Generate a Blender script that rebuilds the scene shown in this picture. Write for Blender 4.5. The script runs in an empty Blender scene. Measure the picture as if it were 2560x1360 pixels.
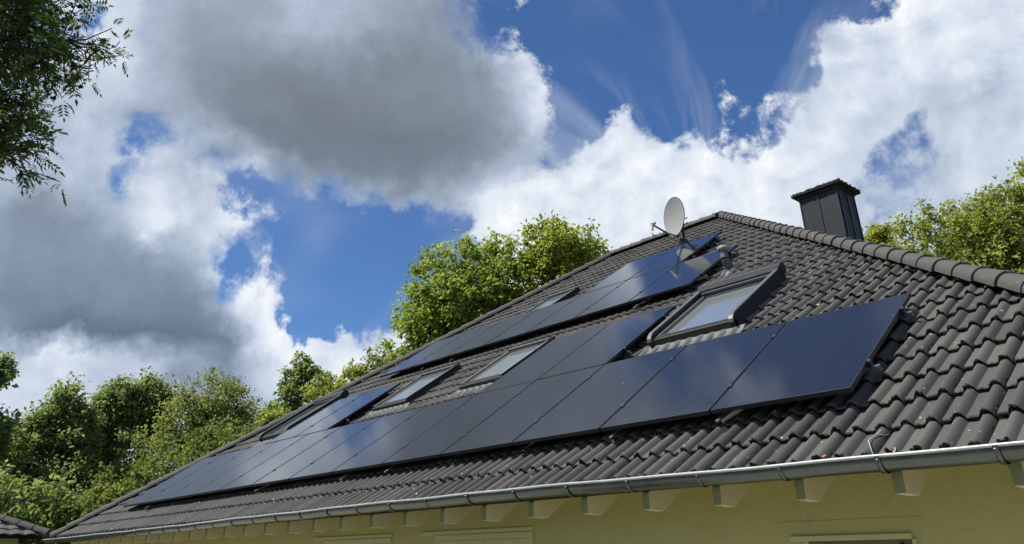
import bpy, math, random
import numpy as np
from mathutils import Vector, Matrix

# ------------------------------------------------------------------ scene, camera, sun, sky
S = bpy.context.scene
COL = S.collection
Z0 = 2.95                                   # height of the roof frame's origin above the ground
TH = math.radians(33.5)                     # roof pitch
CT, ST = math.cos(TH), math.sin(TH)
S.view_settings.view_transform = 'Standard'
S.view_settings.look = 'None'
S.view_settings.exposure = 0.3
S.view_settings.gamma = 1.0
S.view_settings.use_curve_mapping = False
S.render.engine = 'CYCLES'
S.cycles.max_bounces = 8
S.cycles.transparent_max_bounces = 12
S.cycles.use_denoising = True

cam = bpy.data.cameras.new('camera')
cam.sensor_width = 36.0
cam.lens = 27.27
cam.shift_y = -0.1016
cam.clip_end = 4000.0
camo = bpy.data.objects.new('camera', cam)
COL.objects.link(camo)
right = Vector((0.6618, 0.7496, -0.0126)); down = Vector((-0.3434, 0.2882, -0.8939))
right.normalize(); up = (-down - right * (-down).dot(right)).normalized(); back = right.cross(up)
M = Matrix((right, up, back)).transposed().to_4x4()
M.translation = Vector((2.4852, -5.2522, -0.9942 + Z0))
camo.matrix_world = M
S.camera = camo

SUN_DIR = Vector((-0.287, -0.511, 0.811)).normalized()
sl = bpy.data.lights.new('sun', 'SUN')
sl.energy = 5.0
sl.angle = math.radians(0.5)
sl.color = (1.0, 0.955, 0.89)
so = bpy.data.objects.new('sun', sl)
COL.objects.link(so)
so.location = (-20, -40, 60)
so.rotation_euler = SUN_DIR.to_track_quat('Z', 'Y').to_euler()


def lin(c):
    c = c / 255.0
    return c / 12.92 if c <= 0.04045 else ((c + 0.055) / 1.055) ** 2.4


def srgb(r, g, b):
    return (lin(r), lin(g), lin(b), 1.0)


class NT:
    """small helper to write node trees as code"""
    def __init__(s, tree):
        s.t = tree
        s.n = tree.nodes
        s.l = tree.links

    def node(s, kind, **kw):
        n = s.n.new(kind)
        for k, v in kw.items():
            setattr(n, k, v)
        return n

    def put(s, sock, v):
        if isinstance(v, bpy.types.NodeSocket):
            s.l.new(v, sock)
        elif v is not None:
            sock.default_value = v

    def math(s, op, a, b=None, c=None, clamp=False):
        n = s.node('ShaderNodeMath', operation=op, use_clamp=clamp)
        for i, v in enumerate((a, b, c)):
            if v is not None:
                s.put(n.inputs[i], v)
        return n.outputs[0]

    def vec(s, op, a, b=None, scale=None):
        n = s.node('ShaderNodeVectorMath', operation=op)
        s.put(n.inputs[0], a)
        if b is not None:
            s.put(n.inputs[1], b)
        if scale is not None:
            s.put(n.inputs['Scale'], scale)
        return n.outputs[1] if op in ('LENGTH', 'DOT_PRODUCT', 'DISTANCE') else n.outputs[0]

    def maprange(s, v, a, b, c=0.0, d=1.0, smooth=False):
        n = s.node('ShaderNodeMapRange', interpolation_type='SMOOTHSTEP' if smooth else 'LINEAR')
        for i, x in enumerate((v, a, b, c, d)):
            s.put(n.inputs[i], x)
        return n.outputs[0]

    def noise(s, vec, scale, detail=2.0, rough=0.5, dist=0.0, dims='3D', lac=2.0):
        n = s.node('ShaderNodeTexNoise', noise_dimensions=dims)
        if vec is not None:
            s.put(n.inputs['Vector'], vec)
        n.inputs['Scale'].default_value = scale
        n.inputs['Detail'].default_value = detail
        n.inputs['Roughness'].default_value = rough
        n.inputs['Lacunarity'].default_value = lac
        n.inputs['Distortion'].default_value = dist
        return n

    def ramp(s, f, stops, interp='LINEAR'):
        n = s.node('ShaderNodeValToRGB')
        cr = n.color_ramp
        cr.interpolation = interp
        while len(cr.elements) < len(stops):
            cr.elements.new(0.5)
        for e, (p, c) in zip(cr.elements, stops):
            e.position = p
        for e, (p, c) in zip(cr.elements, stops):
            e.color = c
        s.put(n.inputs[0], f)
        return n.outputs[0]

    def mix(s, f, a, b, mode='MIX'):
        n = s.node('ShaderNodeMix', data_type='RGBA', blend_type=mode)
        s.put(n.inputs[0], f)
        s.put(n.inputs[6], a)
        s.put(n.inputs[7], b)
        return n.outputs[2]

    def mixf(s, f, a, b):
        n = s.node('ShaderNodeMix', data_type='FLOAT')
        s.put(n.inputs[0], f)
        s.put(n.inputs[2], a)
        s.put(n.inputs[3], b)
        return n.outputs[0]


# --- world: Nishita sky with a procedural cloud deck, laid out by azimuth and elevation
SKY_AZ = (6.0, 91.0)
SKY_EL = (4.0, 49.0)
SKY_NA, SKY_NE = 32, 31
SKY = (
    '99719971997199719960996899669953996799649975995999669969996399569958996199559959996699709963996999589975997299689971997199719971',
    '99729972997299729962996799589960997299609971996299589967996199599962996499659972997199579961995999659965996799709972997299739973',
    '99739973997399739973996899709966997099599962996699709971996399749973997499709973996899589945996599579955997599719974997499749975',
    '99739973997399739968995799659971996299659980997399679970997099809966996799649979996899539945994499519976998899729972997299719970',
    '99739973997399739974996999649959996199729963996099729964997299759968996899689986997099549957993499199962998399739969996999699969',
    '99739973997399739983996499629966996599929971997099779971997599779968997499769878987199729955992499359955996699779956994499309922',
    '99739973997399629971997099629972997799739963996599749966996899679984887682776356777699819988990699009900990099019922992199229924',
    '99729972997399699964997899719974998199649966997199729967997299729986659217660078007809729992992199119914991899149917992699279928',
    '99729972997299729865986699729978997599659970997199789971996899799979669905750071006700718681395299189919992099209922992999319930',
    '99709971997298619666915793759665986899669981997399769971997299839983689900720067006600695872508398369918992199199924993099309929',
    '99699969997097588667795778638564987399709988997299709966998299838085057500660063006200626775197397449925993299239920993099319933',
    '99719970996999737059645366578473996899729981997299739977997899736769007000590059005900594366305297559976964599229916993497419352',
    '99739972996599635658565478679067997299799981997199659974997699769670287500600059005900593665677387619970725999429719935389638964',
    '99659972995999674955547587679769997499869972998399699979998699859974245134514251565726532657006371539066545997549854815389658766',
    '99629961996398634460617298699970996999949979999399729997917899799975894987178134682669354027805145257348697096539656775684678069',
    '99689964994997526565786799699983719270918979998899829990315498479945962896109614961198099909991184355943365897519755614979697969',
    '99779971997899649969997897698277479948944274003899776482126498539922991299109909990799099909990999177538404097508858675979697562',
    '99789978998299789974988185764769427758990974007267643596297999759921991199099906990999089909991499149921994799647467696172577356',
    '99779973997499849984968971710675157437770071007110780073327199709928991799149912991199089909991299149924994399705272345378598865',
    '99769977996499718173827633530071007000700069006900720068519998669927992099179914991199179914991499239923993899625386364781579666',
    '99769876997899803792208809710070007000690068006800670066007093719922991999179914991799239927992499289929994197655275746398669966',
    '99769577957899796379017809740070007000690068006700670066006743886446932597229927993699369947993999329929994698669574996799669966',
    '94769177877888796779337604690068006900690068006700670066006722682244673296259929993799509950993399379944995199609966996499659966',
    '78767877777875785678277402660065006500660066006600660066237052991250594199289931994899549954994599449945995099569960996099639964',
    '61766176627761784776217100650165016400630062006300630062216840711954554099349938994399459943994399439944994899529954985898619961',
    '52764476457746763673166900650165026402630262026102610160176529701956504099349937994099419941994199429944994798509655955896609859',
    '49763976297632732669126602640264036404630462046105600560246535672552574099349936993899399939993999409944984796529357925995599859',
    '47763676287423701966126305600359035905600661076108600860316541643148653999339935993599369937993899419844964893539058915994599759',
    '44763476277322691765126007560353025304540656085609571157336341593845733899339934993599369937993898419745944992539057905993599659',
    '41763176257221681664115907540349014604480750095111521352275633544643813799339934993599379938993998419745954893529156905992599559',
    '38762975247119671563115806530248014604460746104612471547204826485441893599349935993699379938993999409744954893519155895992599459',
)
W = bpy.data.worlds.new('World')
S.world = W
W.use_nodes = True
W.cycles.sampling_method = 'MANUAL'
W.cycles.sample_map_resolution = 512


def build_world():
    k = NT(W.node_tree)
    k.n.clear()
    out = k.node('ShaderNodeOutputWorld')
    tc = k.node('ShaderNodeTexCoord')
    d = tc.outputs['Generated']
    sep = k.node('ShaderNodeSeparateXYZ')
    k.put(sep.inputs[0], d)
    X, Y, Z = sep.outputs
    # noises on the direction sphere
    w1 = k.noise(d, 5.0, 3.0, 0.55)
    w2 = k.noise(d, 19.0, 6.0, 0.62)
    wv = k.vec('ADD', k.vec('SCALE', k.vec('SUBTRACT', w1.outputs['Color'], (0.5, 0.5, 0.5)), scale=5.0),
               k.vec('SCALE', k.vec('SUBTRACT', w2.outputs['Color'], (0.5, 0.5, 0.5)), scale=4.0))
    ws = k.node('ShaderNodeSeparateXYZ')
    k.put(ws.inputs[0], wv)
    az = k.math('MULTIPLY', k.math('ARCTAN2', k.math('MULTIPLY', X, -1.0), Y), 180 / math.pi)
    el = k.math('MULTIPLY', k.math('ARCSINE', Z), 180 / math.pi)
    azw = k.math('ADD', az, ws.outputs[0])
    elw = k.math('ADD', el, ws.outputs[1])
    ta = k.maprange(azw, SKY_AZ[0], SKY_AZ[1])
    te = k.maprange(elw, SKY_EL[0], SKY_EL[1], 0.0, SKY_NE - 1.0)
    acc = None
    for j in range(SKY_NE):
        row = SKY[j]
        stops = []
        for i in range(SKY_NA):
            c = int(row[i * 4:i * 4 + 2]) / 99.0
            b = int(row[i * 4 + 2:i * 4 + 4]) / 99.0
            stops.append((i / (SKY_NA - 1.0), (c, b, 0.0, 1.0)))
        col = k.ramp(ta, stops)
        wj = k.math('SUBTRACT', 1.0, k.math('ABSOLUTE', k.math('SUBTRACT', te, float(j))), clamp=True)
        sc = k.vec('SCALE', col, scale=wj)
        acc = sc if acc is None else k.vec('ADD', acc, sc)
    sp = k.node('ShaderNodeSeparateXYZ')
    k.put(sp.inputs[0], acc)
    cov, bri = sp.outputs[0], sp.outputs[1]
    # outside the part of the sky the photograph shows: broken clouds of the same kind
    big = k.noise(d, 2.6, 4.0, 0.55).outputs['Fac']
    away = k.math('MAXIMUM', k.maprange(k.math('ABSOLUTE', k.math('SUBTRACT', az, 48.5)), 42.0, 60.0),
                  k.maprange(el, 47.0, 62.0))
    cov = k.mixf(away, cov, k.maprange(big, 0.42, 0.62))
    bri = k.mixf(away, bri, k.maprange(big, 0.4, 0.7, 0.95, 0.5))
    f1 = k.noise(d, 8.0, 9.0, 0.58, 0.2).outputs['Fac']
    off = k.vec('ADD', d, (-0.016, -0.004, 0.026))
    f1b = k.noise(off, 8.0, 9.0, 0.58, 0.2).outputs['Fac']
    f2 = k.noise(d, 30.0, 7.0, 0.65, 0.2).outputs['Fac']
    f3 = k.noise(d, 3.4, 5.0, 0.5).outputs['Fac']
    fb = k.math('ADD', k.math('MULTIPLY', f1, 0.58), k.math('MULTIPLY', f2, 0.42))
    par = k.math('MULTIPLY', k.math('MULTIPLY', cov, k.math('SUBTRACT', 1.0, cov)), 4.0)
    amp = k.math('ADD', k.math('MULTIPLY', par, 1.9), 0.20)
    cf = k.math('ADD', cov, k.math('MULTIPLY', k.math('SUBTRACT', fb, 0.5), amp))
    # grey cloud bottoms fade softly, white heads have crisp rims
    wd = k.maprange(bri, 0.25, 0.8, 0.38, 0.13)
    alpha = k.maprange(cf, k.math('SUBTRACT', 0.53, wd), k.math('ADD', 0.53, wd), smooth=True)
    rel = k.math('MULTIPLY', k.math('SUBTRACT', f1, f1b), k.maprange(bri, 0.1, 0.8, 0.10, 1.1))
    br2 = k.math('ADD', k.math('ADD', bri, 0.03), rel)
    br2 = k.math('ADD', br2, k.math('MULTIPLY', k.math('SUBTRACT', f3, 0.5), k.maprange(bri, 0.1, 0.6, 0.07, 0.30)))
    br2 = k.math('ADD', br2, k.math('MULTIPLY', k.math('SUBTRACT', f2, 0.5), k.maprange(bri, 0.1, 0.8, 0.02, 0.09)), clamp=True)
    cc = k.ramp(br2, [(0.0, srgb(98, 108, 120)), (0.12, srgb(114, 124, 135)), (0.30, srgb(141, 153, 168)),
                      (0.52, srgb(172, 185, 204)), (0.72, srgb(203, 213, 228)), (0.9, srgb(232, 237, 244)),
                      (1.0, srgb(250, 251, 253))])
    # the lower clouds are seen through more air: bluer greys
    low = k.math('MULTIPLY', k.maprange(el, 31.0, 15.0), k.maprange(br2, 0.75, 0.2))
    cc = k.mix(k.math('MULTIPLY', low, 0.8), cc, k.ramp(br2, [(0.0, srgb(96, 112, 136)), (0.2, srgb(118, 134, 156)), (0.5, srgb(162, 177, 200)), (0.8, srgb(210, 220, 234))]))
    # high cirrus streaks, fanned out from a point low in the sky
    dn = k.vec('DOT_PRODUCT', d, (-0.52, 0.70, 0.49))
    p1 = k.vec('DOT_PRODUCT', d, (0.80, 0.60, 0.0))
    p2 = k.vec('DOT_PRODUCT', d, (0.294, -0.392, 0.872))
    a1 = k.math('ADD', k.math('DIVIDE', p1, dn), -0.02)
    a2 = k.math('ADD', k.math('DIVIDE', p2, dn), 0.18)
    ang = k.math('ARCTAN2', a1, a2)
    rad = k.math('SQRT', k.math('ADD', k.math('MULTIPLY', a1, a1), k.math('MULTIPLY', a2, a2)))
    cv = k.node('ShaderNodeCombineXYZ')
    k.put(cv.inputs[0], k.math('ADD', k.math('MULTIPLY', ang, 3.2), k.math('MULTIPLY', rad, 3.0)))
    k.put(cv.inputs[1], k.math('MULTIPLY', rad, 2.6))
    ci = k.noise(cv.outputs[0], 1.05, 5.0, 0.5, 0.6).outputs['Fac']
    ci2 = k.noise(d, 5.0, 2.0, 0.5).outputs['Fac']
    cirrus = k.math('MULTIPLY', k.maprange(ci, 0.47, 0.82), k.maprange(ci2, 0.35, 0.62))
    cirrus = k.math('MULTIPLY', cirrus, k.maprange(dn, 0.80, 0.93))
    cirrus = k.math('MULTIPLY', cirrus, 0.8)
    sky = k.node('ShaderNodeTexSky', sky_type='NISHITA')
    sky.sun_disc = False
    sky.sun_elevation = math.asin(SUN_DIR.z)
    sky.sun_rotation = math.atan2(SUN_DIR.x, SUN_DIR.y)
    sky.altitude = 100.0
    sky.air_density = 1.0
    sky.dust_density = 0.3
    sky.ozone_density = 2.2
    bs = k.node('ShaderNodeBackground')
    k.put(bs.inputs[0], k.mix(1.0, sky.outputs[0], (0.66, 0.93, 1.29, 1), 'MULTIPLY'))
    bs.inputs[1].default_value = 0.076
    bc = k.node('ShaderNodeBackground')
    k.put(bc.inputs[0], srgb(205, 214, 228))
    bc.inputs[1].default_value = 0.81
    bk = k.node('ShaderNodeBackground')
    k.put(bk.inputs[0], cc)
    bk.inputs[1].default_value = 0.87
    m1 = k.node('ShaderNodeMixShader')
    k.put(m1.inputs[0], cirrus)
    k.l.new(bs.outputs[0], m1.inputs[1]); k.l.new(bc.outputs[0], m1.inputs[2])
    m2 = k.node('ShaderNodeMixShader')
    k.put(m2.inputs[0], alpha)
    k.l.new(m1.outputs[0], m2.inputs[1]); k.l.new(bk.outputs[0], m2.inputs[2])
    k.l.new(m2.outputs[0], out.inputs[0])


build_world()


# ------------------------------------------------------------------ materials
def new_mat(name):
    m = bpy.data.materials.new(name)
    m.use_nodes = True
    k = NT(m.node_tree)
    k.n.clear()
    out = k.node('ShaderNodeOutputMaterial')
    return m, k, out


def bsdf(k, out, col=(0.5, 0.5, 0.5, 1), rough=0.6, metal=0.0, spec=0.5, normal=None, ior=None, coat=None):
    p = k.node('ShaderNodeBsdfPrincipled')
    k.put(p.inputs['Base Color'], col)
    k.put(p.inputs['Roughness'], rough)
    k.put(p.inputs['Metallic'], metal)
    p.inputs['Specular IOR Level'].default_value = spec
    if ior:
        p.inputs['IOR'].default_value = ior
    if coat:
        p.inputs['Coat Weight'].default_value = coat
        p.inputs['Coat Roughness'].default_value = 0.05
    if normal is not None:
        k.put(p.inputs['Normal'], normal)
    if out is not None:
        k.l.new(p.outputs[0], out.inputs[0])
    return p


def bump(k, h, strength=0.3, dist=0.01):
    b = k.node('ShaderNodeBump')
    b.inputs['Strength'].default_value = strength
    b.inputs['Distance'].default_value = dist
    k.put(b.inputs['Height'], h)
    return b.outputs[0]


def obj_coord(k):
    return k.node('ShaderNodeTexCoord').outputs['Object']


def mat_plain(name, col, rough=0.5, metal=0.0, spec=0.5, var=0.15, scale=8.0, bumpy=0.0):
    """a painted or metal surface with slight wear"""
    m, k, out = new_mat(name)
    c = obj_coord(k)
    n = k.noise(c, scale, 6.0, 0.6).outputs['Fac']
    n2 = k.noise(c, scale * 9, 3.0, 0.5).outputs['Fac']
    f = k.maprange(k.math('ADD', k.math('MULTIPLY', n, 0.7), k.math('MULTIPLY', n2, 0.3)), 0.3, 0.7, 1 - var, 1 + var)
    colr = k.vec('SCALE', col[:3], scale=f)
    nm = bump(k, n2, bumpy, 0.004) if bumpy else None
    bsdf(k, out, colr, k.maprange(n, 0.3, 0.7, max(0.02, rough - 0.08), rough + 0.1), metal, spec, nm)
    return m


def mat_tile():
    m, k, out = new_mat('concrete_roof_tile')
    c = obj_coord(k)
    tone = k.node('ShaderNodeAttribute', attribute_name='tone').outputs['Fac']
    n = k.noise(c, 3.0, 6.0, 0.62).outputs['Fac']
    n2 = k.noise(c, 140.0, 3.0, 0.6).outputs['Fac']
    n3 = k.noise(c, 22.0, 5.0, 0.65).outputs['Fac']
    base = k.ramp(k.math('ADD', k.math('MULTIPLY', tone, 0.6), k.math('MULTIPLY', n, 0.4)),
                  [(0.2, (0.066, 0.0640, 0.0590, 1)), (0.5, (0.090, 0.0865, 0.0785, 1)), (0.8, (0.112, 0.107, 0.095, 1))])
    base = k.mix(k.maprange(n3, 0.52, 0.72, 0.0, 0.42), base, (0.105, 0.100, 0.090, 1))
    base = k.mix(k.maprange(n2, 0.35, 0.75, 0.0, 0.35), base, (0.022, 0.021, 0.020, 1))
    # lichen, bird lime and pollen specks
    def specks(scale, r, keep, col, base):
        v = k.node('ShaderNodeTexVoronoi', feature='F1')
        k.put(v.inputs['Vector'], k.vec('ADD', c, k.vec('SCALE', k.noise(c, 60.0, 2.0).outputs['Color'], scale=0.012)))
        v.inputs['Scale'].default_value = scale
        cs = k.node('ShaderNodeSeparateXYZ')
        k.put(cs.inputs[0], v.outputs['Color'])
        ok = k.math('GREATER_THAN', cs.outputs[0], keep)
        rr = k.math('MULTIPLY', cs.outputs[1], r)
        f = k.math('MULTIPLY', k.math('LESS_THAN', v.outputs['Distance'], rr), ok)
        return k.mix(f, base, col)
    base = specks(26.0, 0.20, 0.74, (0.30, 0.29, 0.26, 1), base)
    base = specks(11.0, 0.12, 0.74, (0.55, 0.54, 0.50, 1), base)
    base = specks(15.0, 0.15, 0.86, (0.30, 0.17, 0.06, 1), base)
    h = k.math('ADD', k.math('MULTIPLY', n2, 0.6), k.math('MULTIPLY', n3, 0.4))
    bsdf(k, out, base, k.maprange(n, 0.3, 0.7, 0.68, 0.88), 0, 0.3, bump(k, h, 0.6, 0.005))
    return m


def mat_stucco():
    m, k, out = new_mat('yellow_stucco')
    c = obj_coord(k)
    n = k.noise(c, 0.9, 5.0, 0.6).outputs['Fac']
    n2 = k.noise(c, 85.0, 4.0, 0.65).outputs['Fac']
    n3 = k.noise(c, 9.0, 5.0, 0.7).outputs['Fac']
    col = k.ramp(n, [(0.3, (0.385, 0.362, 0.135, 1)), (0.7, (0.435, 0.405, 0.156, 1))])
    col = k.mix(k.maprange(n3, 0.55, 0.8, 0.0, 0.4), col, (0.22, 0.20, 0.10, 1))
    col = k.mix(k.maprange(n2, 0.3, 0.7, 0.28, 0.0), col, (0.22, 0.20, 0.09, 1))
    bsdf(k, out, col, 0.9, 0, 0.2, bump(k, n2, 0.35, 0.004))
    return m


def mat_panel():
    """black half-cell modules behind glass: fine busbars and cell gaps under a clear front"""
    m, k, out = new_mat('solar_glass')
    c = obj_coord(k)
    s = k.node('ShaderNodeSeparateXYZ')
    k.put(s.inputs[0], c)
    def lines(x, pitch, w):
        f = k.math('FRACT', k.math('DIVIDE', x, pitch))
        return k.math('LESS_THAN', f, w / pitch)
    gap = k.math('MAXIMUM', lines(s.outputs[0], 0.1853, 0.004), lines(s.outputs[1], 0.0945, 0.003))
    bus = k.math('MULTIPLY', lines(s.outputs[0], 0.0206, 0.0016), k.math('LESS_THAN', k.math('FRACT', k.math('DIVIDE', s.outputs[1], 0.0118)), 0.6))
    n = k.noise(c, 1.3, 3.0, 0.5).outputs['Fac']
    col = k.ramp(n, [(0.3, (0.0105, 0.0118, 0.0165, 1)), (0.7, (0.0130, 0.0145, 0.0200, 1))])
    col = k.mix(k.math('MULTIPLY', bus, 0.35), col, (0.10, 0.12, 0.17, 1))
    col = k.mix(k.math('MULTIPLY', gap, 0.32), col, (0.060, 0.072, 0.10, 1))
    # dust and a few bird marks
    d = k.noise(c, 34.0, 6.0, 0.7).outputs['Fac']
    col = k.mix(k.maprange(d, 0.5, 0.9, 0.0, 0.18), col, (0.14, 0.14, 0.13, 1))
    v = k.node('ShaderNodeTexVoronoi', feature='F1')
    k.put(v.inputs['Vector'], k.vec('ADD', c, k.node('ShaderNodeObjectInfo').outputs['Location']))
    v.inputs['Scale'].default_value = 3.0
    cs = k.node('ShaderNodeSeparateXYZ')
    k.put(cs.inputs[0], v.outputs['Color'])
    sp = k.math('MULTIPLY', k.math('LESS_THAN', v.outputs['Distance'], 0.028), k.math('GREATER_THAN', cs.outputs[0], 0.86))
    col = k.mix(k.math('MULTIPLY', sp, 0.7), col, (0.35, 0.35, 0.34, 1))
    p = bsdf(k, out, col, k.maprange(d, 0.3, 0.9, 0.05, 0.12), 0, 0.5)
    p.inputs['IOR'].default_value = 1.5
    return m


def mat_window():
    """double glazing: several glass faces mirror the sky, dark room behind"""
    m, k, out = new_mat('window_glass')
    f = k.node('ShaderNodeFresnel')
    f.inputs['IOR'].default_value = 1.52
    ff = k.math('DIVIDE', k.math('MULTIPLY', f.outputs[0], 4.0), k.math('ADD', 1.0, k.math('MULTIPLY', f.outputs[0], 3.0)))
    g = k.node('ShaderNodeBsdfGlossy')
    g.inputs['Color'].default_value = (0.90, 0.95, 0.96, 1)
    g.inputs['Roughness'].default_value = 0.012
    d = k.node('ShaderNodeBsdfDiffuse')
    d.inputs['Color'].default_value = (0.27, 0.295, 0.30, 1)
    mx = k.node('ShaderNodeMixShader')
    k.l.new(ff, mx.inputs[0])
    k.l.new(d.outputs[0], mx.inputs[1])
    k.l.new(g.outputs[0], mx.inputs[2])
    k.l.new(mx.outputs[0], out.inputs[0])
    return m


def mat_leaf(name, stops, trans=0.45, rough=0.5):
    m, k, out = new_mat(name)
    tone = k.node('ShaderNodeAttribute', attribute_name='tone').outputs['Fac']
    col = k.ramp(tone, [(p, (*c, 1)) for p, c in stops])
    p = k.node('ShaderNodeBsdfPrincipled')
    k.put(p.inputs['Base Color'], col)
    p.inputs['Roughness'].default_value = rough
    p.inputs['Specular IOR Level'].default_value = 0.35
    t = k.node('ShaderNodeBsdfTranslucent')
    tc = k.mix(1.0, col, (1.6, 1.65, 0.95, 1), 'MULTIPLY')
    k.put(t.inputs[0], tc)
    mx = k.node('ShaderNodeMixShader')
    mx.inputs[0].default_value = trans
    k.l.new(p.outputs[0], mx.inputs[1])
    k.l.new(t.outputs[0], mx.inputs[2])
    k.l.new(mx.outputs[0], out.inputs[0])
    return m


def mat_bark(name, a, b):
    m, k, out = new_mat(name)
    c = obj_coord(k)
    n = k.noise(k.vec('MULTIPLY', c, (6, 6, 1.5)), 3.0, 6.0, 0.7).outputs['Fac']
    bsdf(k, out, k.ramp(n, [(0.3, (*a, 1)), (0.7, (*b, 1))]), 0.9, 0, 0.2, bump(k, n, 0.6, 0.02))
    return m


def mat_ground():
    m, k, out = new_mat('lawn_and_gravel')
    c = obj_coord(k)
    n = k.noise(c, 0.25, 6.0, 0.6).outputs['Fac']
    n2 = k.noise(c, 14.0, 5.0, 0.7).outputs['Fac']
    g = k.ramp(n2, [(0.3, (0.030, 0.050, 0.014, 1)), (0.7, (0.075, 0.105, 0.030, 1))])
    g = k.mix(k.maprange(n, 0.5, 0.65, 0.0, 0.6), g, (0.11, 0.095, 0.060, 1))
    bsdf(k, out, g, 0.95, 0, 0.2, bump(k, n2, 0.6, 0.05))
    return m


def mat_paving():
    m, k, out = new_mat('terrace_paving')
    c = obj_coord(k)
    br = k.node('ShaderNodeTexBrick')
    k.put(br.inputs['Vector'], c)
    br.inputs['Color1'].default_value = (0.40, 0.37, 0.32, 1)
    br.inputs['Color2'].default_value = (0.46, 0.425, 0.37, 1)
    br.inputs['Mortar'].default_value = (0.10, 0.095, 0.085, 1)
    br.inputs['Scale'].default_value = 1.0
    br.inputs['Brick Width'].default_value = 0.4
    br.inputs['Row Height'].default_value = 0.4
    br.inputs['Mortar Size'].default_value = 0.006
    bsdf(k, out, br.outputs['Color'], 0.85, 0, 0.3)
    return m


MAT = dict(
    tile=mat_tile(), stucco=mat_stucco(), solar=mat_panel(), glass=mat_window(),
    ground=mat_ground(), paving=mat_paving(),
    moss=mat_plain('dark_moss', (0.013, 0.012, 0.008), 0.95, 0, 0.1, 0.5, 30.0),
    black=mat_plain('black_anodised_frame', (0.020, 0.021, 0.023), 0.32, 0.0, 0.5, 0.2, 12.0),
    alu=mat_plain('bare_aluminium', (0.62, 0.63, 0.64), 0.28, 1.0, 0.5, 0.1, 20.0),
    zinc=mat_plain('weathered_zinc', (0.105, 0.124, 0.122), 0.27, 0.90, 0.5, 0.16, 5.0),
    lead=mat_plain('grey_lead_flashing', (0.125, 0.132, 0.124), 0.6, 0.1, 0.4, 0.2, 14.0, 0.2),
    trim=mat_plain('pale_window_trim', (0.30, 0.305, 0.29), 0.45, 0.2, 0.5, 0.1, 14.0),
    cover=mat_plain('grey_window_cover', (0.125, 0.13, 0.126), 0.42, 0.2, 0.5, 0.12, 14.0),
    covdark=mat_plain('dark_window_rail', (0.019, 0.022, 0.028), 0.6, 0.0, 0.2, 0.15, 14.0),
    bronze=mat_plain('brown_grey_window_cover', (0.055, 0.052, 0.047), 0.55, 0.1, 0.3, 0.15, 14.0),
    blind=mat_plain('grey_green_inner_frame', (0.095, 0.105, 0.092), 0.6, 0.0, 0.4, 0.1, 12.0),
    slate=mat_plain('dark_chimney_sheet', (0.016, 0.020, 0.0225), 0.55, 0.0, 0.25, 0.18, 4.0),
    seam=mat_plain('chimney_seam', (0.018, 0.022, 0.027), 0.4, 0.2, 0.5, 0.1, 9.0),
    cap=mat_plain('mossy_concrete_cap', (0.026, 0.024, 0.020), 0.95, 0, 0.2, 0.6, 26.0, 0.8),
    dish=mat_plain('matt_grey_dish', (0.262, 0.266, 0.255), 0.62, 0.0, 0.35, 0.05, 5.0),
    dishback=mat_plain('dark_dish_rim', (0.09, 0.095, 0.10), 0.5, 0.2, 0.5, 0.1, 9.0),
    steel=mat_plain('dark_mast_steel', (0.028, 0.030, 0.034), 0.45, 0.4, 0.5, 0.2, 12.0),
    lnb=mat_plain('cream_plastic', (0.50, 0.47, 0.40), 0.45, 0.0, 0.5, 0.1, 20.0),
    cable=mat_plain('white_cable', (0.62, 0.60, 0.57), 0.5, 0.0, 0.5, 0.05, 20.0),
    pipe=mat_plain('grey_vent_plastic', (0.075, 0.088, 0.094), 0.38, 0.0, 0.5, 0.1, 12.0),
    pipecap=mat_plain('light_grey_vent_cap', (0.24, 0.24, 0.225), 0.5, 0.0, 0.5, 0.08, 12.0),
    rafter=mat_plain('yellow_painted_rafter', (0.50, 0.46, 0.27), 0.75, 0.0, 0.3, 0.10, 6.0, 0.15),
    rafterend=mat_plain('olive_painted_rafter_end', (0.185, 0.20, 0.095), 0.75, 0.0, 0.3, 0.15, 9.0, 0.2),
    board=mat_plain('painted_eaves_boards', (0.36, 0.335, 0.14), 0.8, 0.0, 0.3, 0.12, 5.0),
    frame=mat_plain('yellow_painted_window_frame', (0.43, 0.41, 0.185), 0.6, 0.0, 0.4, 0.08, 6.0),
    lip=mat_plain('bright_zinc_bead', (0.33, 0.35, 0.345), 0.45, 0.35, 0.5, 0.14, 6.0),
    shade=mat_plain('dark_green_shutter', (0.10, 0.105, 0.045), 0.6, 0.0, 0.4, 0.15, 6.0),
    darkwood=mat_plain('dark_roof_boards', (0.05, 0.045, 0.038), 0.9, 0.0, 0.2, 0.2, 4.0),
    twig=mat_plain('bleached_twig', (0.42, 0.39, 0.34), 0.8, 0.0, 0.2, 0.2, 40.0),
    added_hedge=mat_plain('added_hedge_leaves', (0.035, 0.058, 0.018), 0.8, 0.0, 0.2, 0.6, 5.0),
    podm=mat_plain('brown_seed_clump', (0.022, 0.016, 0.014), 0.9, 0, 0.2, 0.4, 40.0),
    dryleaf=mat_plain('dry_orange_leaf', (0.42, 0.18, 0.06), 0.7, 0.0, 0.2, 0.2, 40.0),
)


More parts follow.
